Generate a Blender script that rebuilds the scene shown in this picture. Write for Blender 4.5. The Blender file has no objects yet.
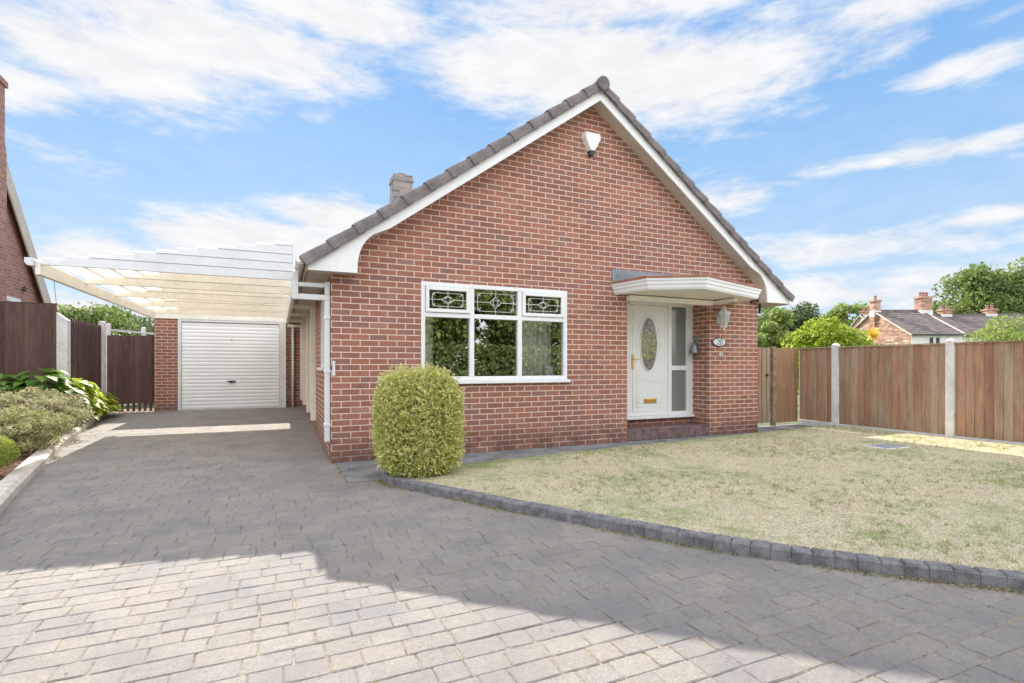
import bpy, math, random
import numpy as np
from mathutils import Vector, Matrix

# ------------------------------------------------------------------ camera, sky, sun
scene = bpy.context.scene
COL = scene.collection
R = math.radians
YAW = R(24.3)
EYE = 1.18
cam_d = bpy.data.cameras.new("camera"); cam = bpy.data.objects.new("camera", cam_d); COL.objects.link(cam)
cam_d.sensor_width = 36; cam_d.lens = 18.23; cam_d.shift_y = 24.5/1024
cam_d.clip_start = .05; cam_d.clip_end = 3000
cam.location = (0, 0, EYE); cam.rotation_euler = (R(90), 0, -YAW)
scene.camera = cam

SUN_EL = math.atan(1/1.36)
SUN_AZ = R(-0.4)          # measured from +Y towards +X
EXPOSURE = 1.58
SUN_STRENGTH = 3.35
SKY_STRENGTH = 0.10
CLOUD = 0.325
scene.view_settings.view_transform = 'Standard'; scene.view_settings.look = 'None'
scene.view_settings.exposure = EXPOSURE; scene.view_settings.gamma = 1
scene.render.engine = 'CYCLES'
scene.cycles.max_bounces = 8; scene.cycles.transparent_max_bounces = 12
scene.cycles.sample_clamp_indirect = 6

sd = bpy.data.lights.new("sun", 'SUN'); so = bpy.data.objects.new("sun", sd); COL.objects.link(so)
sd.energy = SUN_STRENGTH; sd.angle = R(.5); sd.color = (1, .93, .82)
sdir = Vector((math.sin(SUN_AZ)*math.cos(SUN_EL), math.cos(SUN_AZ)*math.cos(SUN_EL), math.sin(SUN_EL)))
so.rotation_euler = sdir.to_track_quat('Z', 'Y').to_euler(); so.location = (0, 30, 30)


class NT:
    """tiny node-tree helper"""
    def __init__(s, nt): s.nt = nt
    def n(s, t, **k):
        nd = s.nt.nodes.new(t)
        for a, b in k.items(): setattr(nd, a, b)
        return nd
    def put(s, sock, v):
        if v is None: return
        if isinstance(v, bpy.types.NodeSocket): s.nt.links.new(v, sock)
        else:
            try: sock.default_value = v
            except Exception: sock.default_value = (v[0], v[1], v[2], 1)
    def m(s, op, a, b=None, c=None, clamp=False):
        nd = s.n('ShaderNodeMath', operation=op, use_clamp=clamp)
        s.put(nd.inputs[0], a); s.put(nd.inputs[1], b); s.put(nd.inputs[2], c)
        return nd.outputs[0]
    def mix(s, f, a, b, mode='MIX'):
        nd = s.n('ShaderNodeMix', data_type='RGBA', blend_type=mode)
        s.put(nd.inputs[0], f); s.put(nd.inputs[6], c4(a)); s.put(nd.inputs[7], c4(b))
        return nd.outputs[2]
    def noise(s, vec, scale, detail=4, rough=.55, dist=0):
        nd = s.n('ShaderNodeTexNoise'); s.put(nd.inputs['Vector'], vec)
        nd.inputs['Scale'].default_value = scale; nd.inputs['Detail'].default_value = detail
        nd.inputs['Roughness'].default_value = rough; nd.inputs['Distortion'].default_value = dist
        return nd.outputs[0]
    def ramp(s, f, stops, interp='LINEAR'):
        nd = s.n('ShaderNodeValToRGB'); cr = nd.color_ramp; cr.interpolation = interp
        while len(cr.elements) < len(stops): cr.elements.new(.5)
        for e, (p, c) in zip(cr.elements, stops): e.position = p; e.color = c4(c)
        s.put(nd.inputs[0], f); return nd.outputs[0]
    def smooth(s, v, a, b, lo=0, hi=1):
        nd = s.n('ShaderNodeMapRange', interpolation_type='SMOOTHSTEP')
        for i, q in enumerate((v, a, b, lo, hi)): s.put(nd.inputs[i], q)
        return nd.outputs[0]
    def sep(s, v):
        nd = s.n('ShaderNodeSeparateXYZ'); s.put(nd.inputs[0], v); return nd.outputs
    def comb(s, x, y, z=0):
        nd = s.n('ShaderNodeCombineXYZ'); s.put(nd.inputs[0], x); s.put(nd.inputs[1], y); s.put(nd.inputs[2], z); return nd.outputs[0]
    def mapping(s, v, scale):
        nd = s.n('ShaderNodeVectorMath', operation='MULTIPLY'); s.put(nd.inputs[0], v); nd.inputs[1].default_value = scale
        return nd.outputs[0]
    def bump(s, h, dist, strength=1, nrm=None):
        nd = s.n('ShaderNodeBump'); s.put(nd.inputs['Height'], h); nd.inputs['Distance'].default_value = dist
        nd.inputs['Strength'].default_value = strength
        if nrm is not None: s.put(nd.inputs['Normal'], nrm)
        return nd.outputs[0]


def c4(c):
    if isinstance(c, bpy.types.NodeSocket) or c is None: return c
    return (c[0], c[1], c[2], 1) if len(c) == 3 else c

# world: Nishita sky under procedural clouds, laid out by compass direction
world = bpy.data.worlds.new("World"); scene.world = world; world.use_nodes = True
world.node_tree.nodes.clear(); W = NT(world.node_tree)
sky = W.n('ShaderNodeTexSky', sky_type='NISHITA'); sky.sun_disc = False
sky.sun_elevation = SUN_EL; sky.sun_rotation = SUN_AZ
sky.air_density = 1.0; sky.dust_density = .4; sky.ozone_density = 1.6
dirv = W.n('ShaderNodeTexCoord').outputs['Generated']
dx, dy, dz = W.sep(dirv)
az = W.m('DIVIDE', W.m('ARCTAN2', dx, dy), R(1)); el = W.m('DIVIDE', W.m('ARCSINE', dz), R(1))


def azel(px, py):
    t = (px-512)/518.5; S, C = math.sin(YAW), math.cos(YAW)
    v = Vector((S+C*t, C-S*t, (366-py)/518.5)).normalized()
    return math.degrees(math.atan2(v.x, v.y)), math.degrees(math.asin(v.z))


clouds = [(90, 50, 130, 42, 1), (230, 45, 150, 50, 1), (330, 15, 140, 34, .9), (20, 85, 70, 25, .7), (560, 60, 150, 42, 1), (690, 75, 150, 48, 1),
          (640, 5, 260, 28, .8), (870, 15, 150, 24, .6), (60, 155, 100, 18, .42), (95, 255, 75, 24, .95), (230, 240, 110, 24, .95),
          (335, 215, 60, 20, .8), (975, 65, 80, 16, .75), (900, 158, 150, 13, .7), (715, 200, 60, 26, .6), (860, 245, 150, 22, .75),
          (990, 218, 90, 10, .75), (880, 292, 220, 26, .85), (440, 300, 200, 30, .6), (800, 120, 60, 12, .4), (150, 310, 260, 24, .7)]
tot = None
nz = W.noise(W.mapping(dirv, (1, 1, 2.2)), 3.2, 8, .62, .3)
nz2 = W.noise(W.mapping(dirv, (1, 1, 3.5)), 11, 6, .65, .2)
for px, py, rx, ry, s in clouds:
    a0, e0 = azel(px, py); a1, _ = azel(px+rx, py); a2, _ = azel(px-rx, py); _, e1 = azel(px, py-ry); _, e2 = azel(px, py+ry)
    ra = abs(a1-a2)/2; re = abs(e1-e2)/2
    u = W.m('DIVIDE', W.m('SUBTRACT', az, a0), ra); v = W.m('DIVIDE', W.m('SUBTRACT', el, e0), re)
    d2 = W.m('ADD', W.m('MULTIPLY', u, u), W.m('MULTIPLY', v, v))
    g = W.m('MULTIPLY', W.m('EXPONENT', W.m('MULTIPLY', d2, -.8)), s)
    tot = g if tot is None else W.m('MAXIMUM', tot, g)
back = W.smooth(W.m('ABSOLUTE', W.m('SUBTRACT', az, 24)), 48, 75, 0, .62)      # unseen broken cloud beside and behind the camera, added to lighten the front wall
zen = W.smooth(el, 40, 55, 0, .6)  # cloud overhead, out of view, added for the same fill
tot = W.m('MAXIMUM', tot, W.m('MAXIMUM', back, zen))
dens = W.m('ADD', tot, W.m('ADD', W.m('MULTIPLY', W.m('SUBTRACT', nz, .5), 1.5), W.m('MULTIPLY', W.m('SUBTRACT', nz2, .5), 1.15)))
alpha = W.smooth(dens, .04, .80)
veil = W.m('MULTIPLY', W.smooth(el, 32, 0, .03, .42), W.smooth(nz2, .2, .8, .6, 1))
alpha = W.m('MAXIMUM', alpha, veil)
cloud_fill = W.m('MAXIMUM', W.smooth(dy, .35, -.5, 1.0, 2.85), W.smooth(el, 42, 65, 1, 2.25))            # extra brightness on unseen clouds behind and overhead, added as fill for shaded surfaces
shade = W.smooth(nz2, .3, .7, .93, 1.03)
ccol = W.mix(1, (.97, .98, 1.0), W.comb(shade, shade, shade), 'MULTIPLY')
cstr = W.m('MULTIPLY', cloud_fill, CLOUD)
bg1 = W.n('ShaderNodeBackground'); bg2 = W.n('ShaderNodeBackground')
blue = W.ramp(W.m('DIVIDE', el, 60), [(0, (1.9, 2.6, 3.2)), (.22, (1.08, 1.98, 3.1)), (.5, (.68, 1.55, 2.95)), (1, (.7, 1.5, 2.9))])
W.put(bg1.inputs[0], W.mix(.95, sky.outputs[0], blue)); bg1.inputs[1].default_value = SKY_STRENGTH
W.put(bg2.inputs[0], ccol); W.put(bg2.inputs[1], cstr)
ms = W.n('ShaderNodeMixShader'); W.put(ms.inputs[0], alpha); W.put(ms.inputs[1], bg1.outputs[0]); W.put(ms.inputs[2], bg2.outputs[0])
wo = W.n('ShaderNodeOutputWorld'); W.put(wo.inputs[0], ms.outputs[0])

# ------------------------------------------------------------------ materials
rng = random.Random(7); NR = np.random.default_rng(11)
MATS = {}


def new_mat(name):
    m = bpy.data.materials.new(name); m.use_nodes = True; m.node_tree.nodes.clear(); t = NT(m.node_tree)
    out = t.n('ShaderNodeOutputMaterial'); MATS[name] = m
    return m, t, out


def principled(t, out, color, rough=.6, normal=None, spec=.5, metal=0, **k):
    p = t.n('ShaderNodeBsdfPrincipled'); t.put(p.inputs['Base Color'], c4(color)); t.put(p.inputs['Roughness'], rough)
    p.inputs['Specular IOR Level'].default_value = spec; p.inputs['Metallic'].default_value = metal
    if normal is not None: t.put(p.inputs['Normal'], normal)
    t.put(out.inputs[0], p.outputs[0]); return p


def pos(t): return t.n('ShaderNodeNewGeometry').outputs['Position']
def objc(t): return t.n('ShaderNodeTexCoord').outputs['Object']
def rnd(t): return t.n('ShaderNodeAttribute', attribute_name='rnd').outputs['Fac']


def mat_simple(name, color, rough=.5, var=.12, scale=3, bump=.0, spec=.5, metal=0, grime=0):
    m, t, out = new_mat(name); p = pos(t)
    n1 = t.noise(p, scale, 5); n2 = t.noise(p, scale*9, 3)
    f = t.m('ADD', t.m('MULTIPLY', n1, .6), t.m('MULTIPLY', n2, .4))
    lo = tuple(c*(1-var*1.4) for c in color); hi = tuple(min(1, c*(1+var)) for c in color)
    c = t.mix(t.smooth(f, .35, .65), lo, hi)
    if grime: c = t.mix(t.smooth(t.noise(t.mapping(p, (1, 1, .35)), 7, 6, .7), .5, .75, 0, grime), c, tuple(q*.45 for q in color))
    nm = t.bump(n2, bump) if bump else None
    principled(t, out, c, rough, nm, spec, metal); return m


def mat_brick(name, stops, mortar, world_co=True, bw=.225, bh=.075, base_dirt=True, mj=.0052):
    m, t, out = new_mat(name); p = pos(t) if world_co else objc(t)
    x, y, z = t.sep(p)
    u = t.m('ADD', x, y); row = t.m('FLOOR', t.m('DIVIDE', z, bh)); fv = t.m('FRACT', t.m('DIVIDE', z, bh))
    uu = t.m('ADD', t.m('DIVIDE', u, bw), t.m('MULTIPLY', t.m('FLOORED_MODULO', row, 2), .5))
    col = t.m('FLOOR', uu); fu = t.m('FRACT', uu)
    du = t.m('MULTIPLY', t.m('MINIMUM', fu, t.m('SUBTRACT', 1, fu)), bw); dv = t.m('MULTIPLY', t.m('MINIMUM', fv, t.m('SUBTRACT', 1, fv)), bh)
    fine = t.noise(p, 90, 3); med = t.noise(p, 14, 4); big = t.noise(p, 1.1, 4)
    d = t.m('ADD', t.m('MINIMUM', du, dv), t.m('MULTIPLY', t.m('SUBTRACT', fine, .5), .004))
    mask = t.smooth(d, mj-.0026, mj+.0026)
    wn = t.n('ShaderNodeTexWhiteNoise', noise_dimensions='2D'); t.put(wn.inputs['Vector'], t.comb(col, row)); r = wn.outputs['Value']
    bc = t.ramp(r, stops)
    g = t.m('ADD', .66, t.m('ADD', t.m('MULTIPLY', med, .50), t.m('MULTIPLY', fine, .28)))
    bc = t.mix(1, bc, t.comb(g, g, g), 'MULTIPLY')
    mo = t.mix(t.smooth(big, .35, .7), mortar, tuple(c*.82 for c in mortar))
    c = t.mix(mask, mo, bc)
    g2 = t.smooth(big, .25, .75, .88, 1.08); c = t.mix(1, c, t.comb(g2, g2, g2), 'MULTIPLY')
    if base_dirt:
        dd = t.m('MULTIPLY', t.smooth(z, .48, .0, 0, .75), t.smooth(t.noise(p, 4, 6, .75), .32, .60)); dd = t.m('MAXIMUM', dd, t.smooth(t.noise(t.mapping(p, (1, 1, .4)), 2.2, 6, .72), .58, .78, 0, .38))
        c = t.mix(dd, c, (.10, .065, .055))
    h = t.m('ADD', mask, t.m('MULTIPLY', fine, .35))
    principled(t, out, c, .88, t.bump(h, .006, .9), .25); return m


BR = [(0, (.262, .120, .094)), (.25, (.315, .140, .102)), (.5, (.355, .158, .113)), (.70, (.285, .130, .104)), (.86, (.262, .138, .120)), (.95, (.355, .180, .132)), (1, (.235, .132, .120))]
mat_brick('brick', BR, (.83, .61, .51), mj=.0064)
mat_brick('neighbour_brick', [(0, (.28, .145, .12)), (1, (.42, .21, .175))], (.55, .45, .40), base_dirt=False)
mat_brick('old_brick', [(0, (.26, .14, .10)), (.5, (.42, .24, .18)), (.9, (.5, .34, .27)), (1, (.72, .66, .58))], (.5, .42, .36), world_co=False, bw=.45, bh=.15, base_dirt=False)
mat_brick('chimney_brick', [(0, (.17, .16, .155)), (.5, (.26, .235, .225)), (1, (.34, .29, .27))], (.42, .40, .38), base_dirt=False)
mat_simple('upvc', (.80, .805, .82), .32, .03, 2, grime=.05)
mat_simple('upvc_trim', (.71, .72, .745), .38, .04, 2, grime=.12)
mat_simple('garage_white', (.90, .90, .91), .35, .02, 2)
mat_simple('cream_paint', (.86, .82, .735), .55, .06, 2, grime=.12)
mat_simple('cream_trim', (.86, .83, .755), .5, .06, 2, grime=.1)
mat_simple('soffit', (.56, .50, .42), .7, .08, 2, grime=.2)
mat_simple('old_wood', (.30, .22, .15), .85, .3, 8, .002)
mat_simple('tile', (.19, .165, .168), .8, .22, 6, .002, .3, grime=.25)
mat_simple('old_tile', (.155, .128, .124), .85, .3, 2, .0, .3)
mat_simple('terracotta', (.34, .15, .11), .8, .2, 6)
mat_simple('lead', (.25, .27, .31), .55, .15, 4)
mat_simple('concrete', (.70, .685, .675), .9, .12, 5, .002, .3, grime=.28)
mat_simple('kerb_stone', (.55, .51, .46), .92, .18, 7, .004, .25, grime=.4)
mat_simple('edging', (.20, .195, .205), .93, .28, 12, .006, .25, grime=.6)
mat_simple('path', (.215, .215, .225), .92, .3, 3.5, .003, .25, grime=.35)
mat_simple('joint_sand', (.26, .205, .145), 1, .5, 9, .003, .1)
mat_simple('soil', (.20, .12, .08), 1, .5, 22, .03, .1)
mat_simple('asphalt', (.055, .055, .058), .9, .2, 4, .003, .2)
mat_simple('earth', (.10, .12, .05), 1, .3, 1)
mat_simple('bark', (.13, .10, .075), .95, .35, 9, .01, .1)
mat_simple('brass', (.62, .42, .13), .3, .08, 5, 0, .5, 1)
mat_simple('grey_metal', (.30, .32, .34), .45, .15, 10, 0, .5, .6)
mat_simple('black_plastic', (.02, .02, .022), .4, .1)
mat_simple('step_tile', (.19, .125, .12), .6, .3, 10, .001, .4)
mat_simple('came', (.70, .70, .68), .35, .08, 10, 0, .5, .3)
mat_simple('plaster', (.46, .42, .35), .9, .05)
mat_simple('carpet', (.16, .13, .10), 1, .2, 20)
mat_simple('curtain', (.90, .89, .84), .9, .05)
mat_simple('render_white', (.72, .70, .66), .9, .06)
mat_simple('yellow_paint', (.85, .52, .05), .5, .06)
mat_simple('dark_wood', (.075, .05, .04), .8, .2, 10)
mat_simple('pot', (.36, .19, .15), .8, .15, 5)
mat_simple('iron', (.10, .10, .105), .65, .25, 20, .001, .4, .5)
mat_simple('furniture', (.10, .06, .035), .5, .2)


def mat_frost(name, color):
    m, t, out = new_mat(name); p = pos(t)
    n = t.noise(p, 60, 3)
    c = t.mix(n, tuple(q*.7 for q in color), color)
    principled(t, out, c, .12, t.bump(n, .002, .4), .8)
    return m


mat_frost('obscure_glass', (.23, .25, .225)); mat_frost('lantern_glass', (.55, .60, .60))


def mat_glass(name, refl=.24, tint=(.95, .97, .96)):
    m, t, out = new_mat(name)
    n = t.noise(pos(t), 1.3, 2); nm = t.bump(n, .004, .25)
    lw = t.n('ShaderNodeLayerWeight'); lw.inputs[0].default_value = .5
    f = t.m('ADD', t.m('MULTIPLY', t.m('POWER', lw.outputs['Facing'], 4), .5), refl, clamp=True)
    tr = t.n('ShaderNodeBsdfTransparent'); t.put(tr.inputs[0], c4(tint))
    gl = t.n('ShaderNodeBsdfGlossy'); gl.inputs['Roughness'].default_value = .0; t.put(gl.inputs['Normal'], nm)
    mx = t.n('ShaderNodeMixShader'); t.put(mx.inputs[0], f); t.put(mx.inputs[1], tr.outputs[0]); t.put(mx.inputs[2], gl.outputs[0])
    t.put(out.inputs[0], mx.outputs[0]); return m


mat_glass('glass')


def mat_stained():
    m, t, out = new_mat('stained_glass'); p = pos(t)
    v = t.n('ShaderNodeTexVoronoi', feature='DISTANCE_TO_EDGE'); t.put(v.inputs['Vector'], p); v.inputs['Scale'].default_value = 17
    v2 = t.n('ShaderNodeTexVoronoi'); t.put(v2.inputs['Vector'], p); v2.inputs['Scale'].default_value = 17
    r, g, b = t.sep(v2.outputs['Color'])
    z = t.sep(p)[2]
    mid = t.m('MULTIPLY', t.smooth(z, 1.25, 1.36), t.smooth(z, 1.80, 1.68))
    base = t.ramp(r, [(0, (.09, .11, .10)), (.5, (.17, .20, .17)), (.8, (.28, .24, .20)), (1, (.33, .22, .22))])
    base = t.mix(mid, base, t.ramp(r, [(0, (.24, .25, .09)), (1, (.36, .36, .16))]))
    e = t.smooth(v.outputs[0], .03, .07)
    c = t.mix(e, (.10, .10, .10), base)
    principled(t, out, c, .15, t.bump(e, .002), .7)


mat_stained()


def mat_translucent(name, color, trans, rough=.5):
    m, t, out = new_mat(name); p = pos(t)
    n = t.noise(p, 4, 4); c = t.mix(n, tuple(q*.88 for q in color), color)
    d = t.n('ShaderNodeBsdfDiffuse'); t.put(d.inputs[0], c); tl = t.n('ShaderNodeBsdfTranslucent'); t.put(tl.inputs[0], c)
    mx = t.n('ShaderNodeMixShader'); mx.inputs[0].default_value = trans
    t.put(mx.inputs[1], d.outputs[0]); t.put(mx.inputs[2], tl.outputs[0]); t.put(out.inputs[0], mx.outputs[0])


mat_translucent('roof_sheet', (.95, .93, .88), .80)


def mat_leaf(name, stops, trans=.35, rough=.5, clump=2.0):
    m, t, out = new_mat(name); p = pos(t); r = rnd(t)
    n = t.noise(p, clump, 3)
    f = t.m('ADD', t.m('MULTIPLY', r, .72), t.m('MULTIPLY', t.m('SUBTRACT', n, .2), .45), clamp=True)
    c = t.ramp(f, stops)
    pb = t.n('ShaderNodeBsdfPrincipled'); t.put(pb.inputs['Base Color'], c); pb.inputs['Roughness'].default_value = rough
    pb.inputs['Specular IOR Level'].default_value = .12
    tl = t.n('ShaderNodeBsdfTranslucent'); t.put(tl.inputs[0], t.mix(.3, c, (.30, .36, .05)))
    mx = t.n('ShaderNodeMixShader'); mx.inputs[0].default_value = trans
    t.put(mx.inputs[1], pb.outputs[0]); t.put(mx.inputs[2], tl.outputs[0]); t.put(out.inputs[0], mx.outputs[0])


mat_leaf('leaf_golden', [(0, (.24, .32, .07)), (.3, (.58, .60, .16)), (.6, (.84, .80, .32)), (1, (.95, .92, .58))], .35, .6, 5)
mat_leaf('leaf_mid', [(0, (.09, .145, .055)), (.5, (.18, .255, .085)), (1, (.32, .40, .15))], .4)  # mid, light and dark greens paled to paint in distance haze
mat_leaf('leaf_light', [(0, (.14, .21, .06)), (.5, (.28, .37, .11)), (1, (.46, .54, .20))], .45)
mat_leaf('leaf_dark', [(0, (.06, .10, .06)), (.5, (.11, .165, .085)), (1, (.20, .26, .13))], .3)
mat_leaf('leaf_bright', [(0, (.13, .22, .02)), (.5, (.30, .42, .04)), (1, (.58, .66, .13))], .5)
mat_leaf('leaf_grey', [(0, (.18, .19, .10)), (.35, (.34, .35, .19)), (.62, (.50, .48, .32)), (.8, (.60, .47, .36)), (1, (.52, .33, .24))], .25, .7, 4)
mat_leaf('leaf_olive', [(0, (.17, .18, .08)), (.5, (.38, .37, .19)), (1, (.58, .53, .32))], .25, .7, 4)
mat_leaf('leaf_conifer', [(0, (.16, .22, .04)), (.5, (.36, .42, .09)), (1, (.58, .60, .18))], .3, .7, 5)
mat_leaf('leaf_hosta', [(0, (.05, .12, .025)), (.5, (.13, .24, .05)), (1, (.24, .38, .09))], .4, .45, 2)
mat_leaf('leaf_lime', [(0, (.22, .34, .03)), (.5, (.40, .50, .05)), (1, (.62, .66, .10))], .5, .45, 2)
mat_leaf('petal', [(0, (.45, .50, .68)), (1, (.80, .80, .88))], .4, .6, 5)
mat_leaf('moss_leaf', [(0, (.16, .14, .07)), (.5, (.30, .27, .14)), (1, (.50, .44, .28))], .2, .9, 4)
mat_leaf('tuft', [(0, (.22, .27, .10)), (.5, (.42, .42, .20)), (1, (.66, .58, .36))], .3, .9, 1.5)
mat_leaf('dead_leaf', [(0, (.09, .05, .03)), (.6, (.20, .11, .06)), (1, (.30, .20, .10))], .1, .9, 5)


def mat_paver():
    m, t, out = new_mat('block_paving'); p = pos(t); r = rnd(t)
    n1 = t.noise(p, 2.2, 5, .6); n2 = t.noise(p, 30, 6, .75); n3 = t.noise(p, 95, 5, .8); n0 = t.noise(p, .55, 3)
    c = t.ramp(r, [(0, (.240, .216, .198)), (.3, (.250, .226, .206)), (.55, (.268, .238, .212)), (.75, (.246, .228, .214)), (.9, (.270, .246, .220)), (1, (.282, .256, .227))])
    g = t.m('ADD', -.1, t.m('ADD', t.m('MULTIPLY', n2, .9), t.m('MULTIPLY', n3, 1.3))); c = t.mix(1, c, t.comb(g, g, g), 'MULTIPLY')
    c = t.mix(t.smooth(n1, .40, .66, 0, .62), c, (.178, .172, .180)); c = t.mix(t.smooth(t.noise(p, 5, 4, .6), .5, .72, 0, .5), c, (.27, .245, .22))
    c = t.mix(t.smooth(n0, .42, .68, 0, .22), c, (.15, .145, .148)); c = t.mix(t.smooth(n3, .60, .70, 0, .55), c, (.46, .445, .42))
    c = t.mix(t.smooth(t.noise(p, 9, 6, .78), .56, .70, 0, .55), c, (.135, .115, .09))
    h = t.m('ADD', t.m('MULTIPLY', n2, .6), t.m('MULTIPLY', n3, .5))
    principled(t, out, c, .86, t.bump(h, .010, .9), .35)


mat_paver()


def mat_fence(name, stops, grime=.3, green=0.):
    m, t, out = new_mat(name); p = pos(t); r = rnd(t)
    g1 = t.noise(t.mapping(p, (8, 8, .8)), 3.5, 6, .7); g2 = t.noise(t.mapping(p, (3, 3, .8)), 1.4, 5, .6)
    c = t.ramp(t.m('ADD', t.m('MULTIPLY', r, .85), t.m('MULTIPLY', g2, .2)), stops)
    k = t.smooth(g1, .3, .72, .74, 1.16); c = t.mix(1, c, t.comb(k, k, k), 'MULTIPLY')
    kn = t.n('ShaderNodeTexVoronoi'); t.put(kn.inputs['Vector'], t.mapping(p, (1, 1, .5))); kn.inputs['Scale'].default_value = 5.5
    c = t.mix(t.smooth(kn.outputs['Distance'], .055, .03, 0, .7), c, (.05, .03, .02))
    if green:
        z = t.sep(p)[2]
        wz = t.noise(t.mapping(p, (1, 1, .45)), 2.6, 6, .7); c = t.mix(t.smooth(wz, .46, .70, 0, .6), c, (.44, .34, .265)); c = t.mix(t.smooth(t.noise(t.mapping(p, (5, 5, .5)), 2.2, 5, .7), .56, .72, 0, .55), c, (.13, .085, .07))
        c = t.mix(t.m('MULTIPLY', t.smooth(z, .75, .05), t.smooth(t.noise(t.mapping(p, (1, 1, .4)), 4, 5, .7), .45, .7, 0, green)), c, (.17, .18, .11))
    principled(t, out, c, .85, t.bump(g1, .003, .7), .25)


mat_fence('fence_board', [(0, (.25, .145, .10)), (.2, (.36, .20, .135)), (.42, (.45, .26, .17)), (.58, (.34, .215, .15)), (.75, (.44, .32, .22)), (.88, (.37, .29, .215)), (1, (.60, .40, .245))], green=.45)
mat_fence('dark_board', [(0, (.105, .062, .055)), (.5, (.135, .078, .068)), (1, (.165, .098, .085))])
mat_fence('gate_board', [(0, (.27, .155, .09)), (1, (.36, .22, .13))])


def lawn_colour(t, p):
    n1 = t.noise(p, 1.3, 5, .65); n2 = t.noise(p, 8, 6, .75); n3 = t.noise(p, 60, 3)
    x, y, z = t.sep(p)
    g = t.m('ADD', t.m('MULTIPLY', t.m('SUBTRACT', n1, .5), 1.0), t.m('MULTIPLY', t.m('SUBTRACT', n2, .5), .8)); g = t.m('ADD', g, .5)
    edge = t.smooth(t.m('SUBTRACT', y, t.m('MULTIPLY', x, .12)), 4.75, 5.5, 0, .16)     # greener along the path side
    g = t.m('ADD', g, edge)
    return t.ramp(g, [(.22, (.48, .38, .27)), (.36, (.72, .63, .47)), (.48, (.70, .64, .47)), (.56, (.62, .59, .41)), (.66, (.48, .50, .28)), (.80, (.30, .37, .15))]), n3


def mat_lawn():
    m, t, out = new_mat('lawn'); p = pos(t); c, n3 = lawn_colour(t, p)
    k = t.smooth(n3, .3, .7, .5, 1.0); c = t.mix(1, c, t.comb(k, k, k), 'MULTIPLY')
    principled(t, out, c, 1, t.bump(n3, .02), .1)
    m, t, out = new_mat('grass_blade'); p = pos(t); c, n3 = lawn_colour(t, p); r = rnd(t)
    c = t.mix(t.m('MULTIPLY', r, .5), c, (.72, .64, .46))
    k = t.smooth(r, 0, 1, .75, 1.2); c = t.mix(1, c, t.comb(k, k, k), 'MULTIPLY')
    d = t.n('ShaderNodeBsdfDiffuse'); t.put(d.inputs[0], c); tl = t.n('ShaderNodeBsdfTranslucent'); t.put(tl.inputs[0], c)
    mx = t.n('ShaderNodeMixShader'); mx.inputs[0].default_value = .3
    t.put(mx.inputs[1], d.outputs[0]); t.put(mx.inputs[2], tl.outputs[0]); t.put(out.inputs[0], mx.outputs[0])


mat_lawn()

# ------------------------------------------------------------------ mesh helpers


class MB:
    def __init__(s): s.v = []; s.f = []; s.a = []
    def poly(s, pts, a=None):
        i = len(s.v); s.v += [tuple(p) for p in pts]; s.f.append(tuple(range(i, i+len(pts)))); s.a.append(rng.random() if a is None else a); return s
    def faces(s, vs, fs, a=None):
        i = len(s.v); a = rng.random() if a is None else a
        s.v += [tuple(p) for p in vs]; s.f += [tuple(q+i for q in f) for f in fs]; s.a += [a]*len(fs); return s
    def box(s, x0, x1, y0, y1, z0, z1, a=None):
        vs = [(x0, y0, z0), (x1, y0, z0), (x1, y1, z0), (x0, y1, z0), (x0, y0, z1), (x1, y0, z1), (x1, y1, z1), (x0, y1, z1)]
        return s.faces(vs, [(3, 2, 1, 0), (4, 5, 6, 7), (0, 1, 5, 4), (1, 2, 6, 5), (2, 3, 7, 6), (3, 0, 4, 7)], a)
    def prism(s, pts, vec, a=None):
        n = len(pts); vs = [tuple(p) for p in pts]+[(p[0]+vec[0], p[1]+vec[1], p[2]+vec[2]) for p in pts]
        return s.faces(vs, [tuple(range(n))[::-1], tuple(range(n, 2*n))]+[(i, (i+1) % n, (i+1) % n+n, i+n) for i in range(n)], a)
    def tube(s, path, r, n=8, a=None, caps=True):
        P = [Vector(p) for p in path]; rs = r if isinstance(r, (list, tuple)) else [r]*len(P)
        vs = []; prev = None
        for i, p in enumerate(P):
            d = (P[min(i+1, len(P)-1)]-P[max(i-1, 0)]).normalized()
            if prev is None:
                u = d.cross(Vector((0, 0, 1)));
                if u.length < 1e-3: u = Vector((1, 0, 0))
            else: u = prev-d*prev.dot(d)
            u.normalize(); prev = u; w = d.cross(u)
            vs += [p+(u*math.cos(2*math.pi*k/n)+w*math.sin(2*math.pi*k/n))*rs[i] for k in range(n)]
        fs = [(i*n+k, i*n+(k+1) % n, (i+1)*n+(k+1) % n, (i+1)*n+k) for i in range(len(P)-1) for k in range(n)]
        if caps: fs += [tuple(range(n))[::-1], tuple(range((len(P)-1)*n, len(P)*n))]
        return s.faces(vs, fs, a)
    def lathe(s, c, prof, n=16, a=None, sx=1, sy=1):
        vs = [(c[0]+r*math.cos(2*math.pi*k/n)*sx, c[1]+r*math.sin(2*math.pi*k/n)*sy, c[2]+z) for r, z in prof for k in range(n)]
        fs = [(i*n+k, i*n+(k+1) % n, (i+1)*n+(k+1) % n, (i+1)*n+k) for i in range(len(prof)-1) for k in range(n)]
        fs += [tuple(range(n))[::-1], tuple(range((len(prof)-1)*n, len(prof)*n))]
        return s.faces(vs, fs, a)
    def bar(s, a, b, w, h, up=(0, 0, 1), at=None):
        a = Vector(a); b = Vector(b); d = (b-a).normalized(); u = Vector(up); sd_ = d.cross(u).normalized(); up_ = sd_.cross(d).normalized()
        pts = [a+sd_*x*w/2+up_*z*h/2 for x, z in ((-1, -1), (1, -1), (1, 1), (-1, 1))]
        return s.prism(pts, b-a, at)
    def xf(s, M):
        s.v = [tuple(M @ Vector(p)) for p in s.v]; return s


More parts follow.
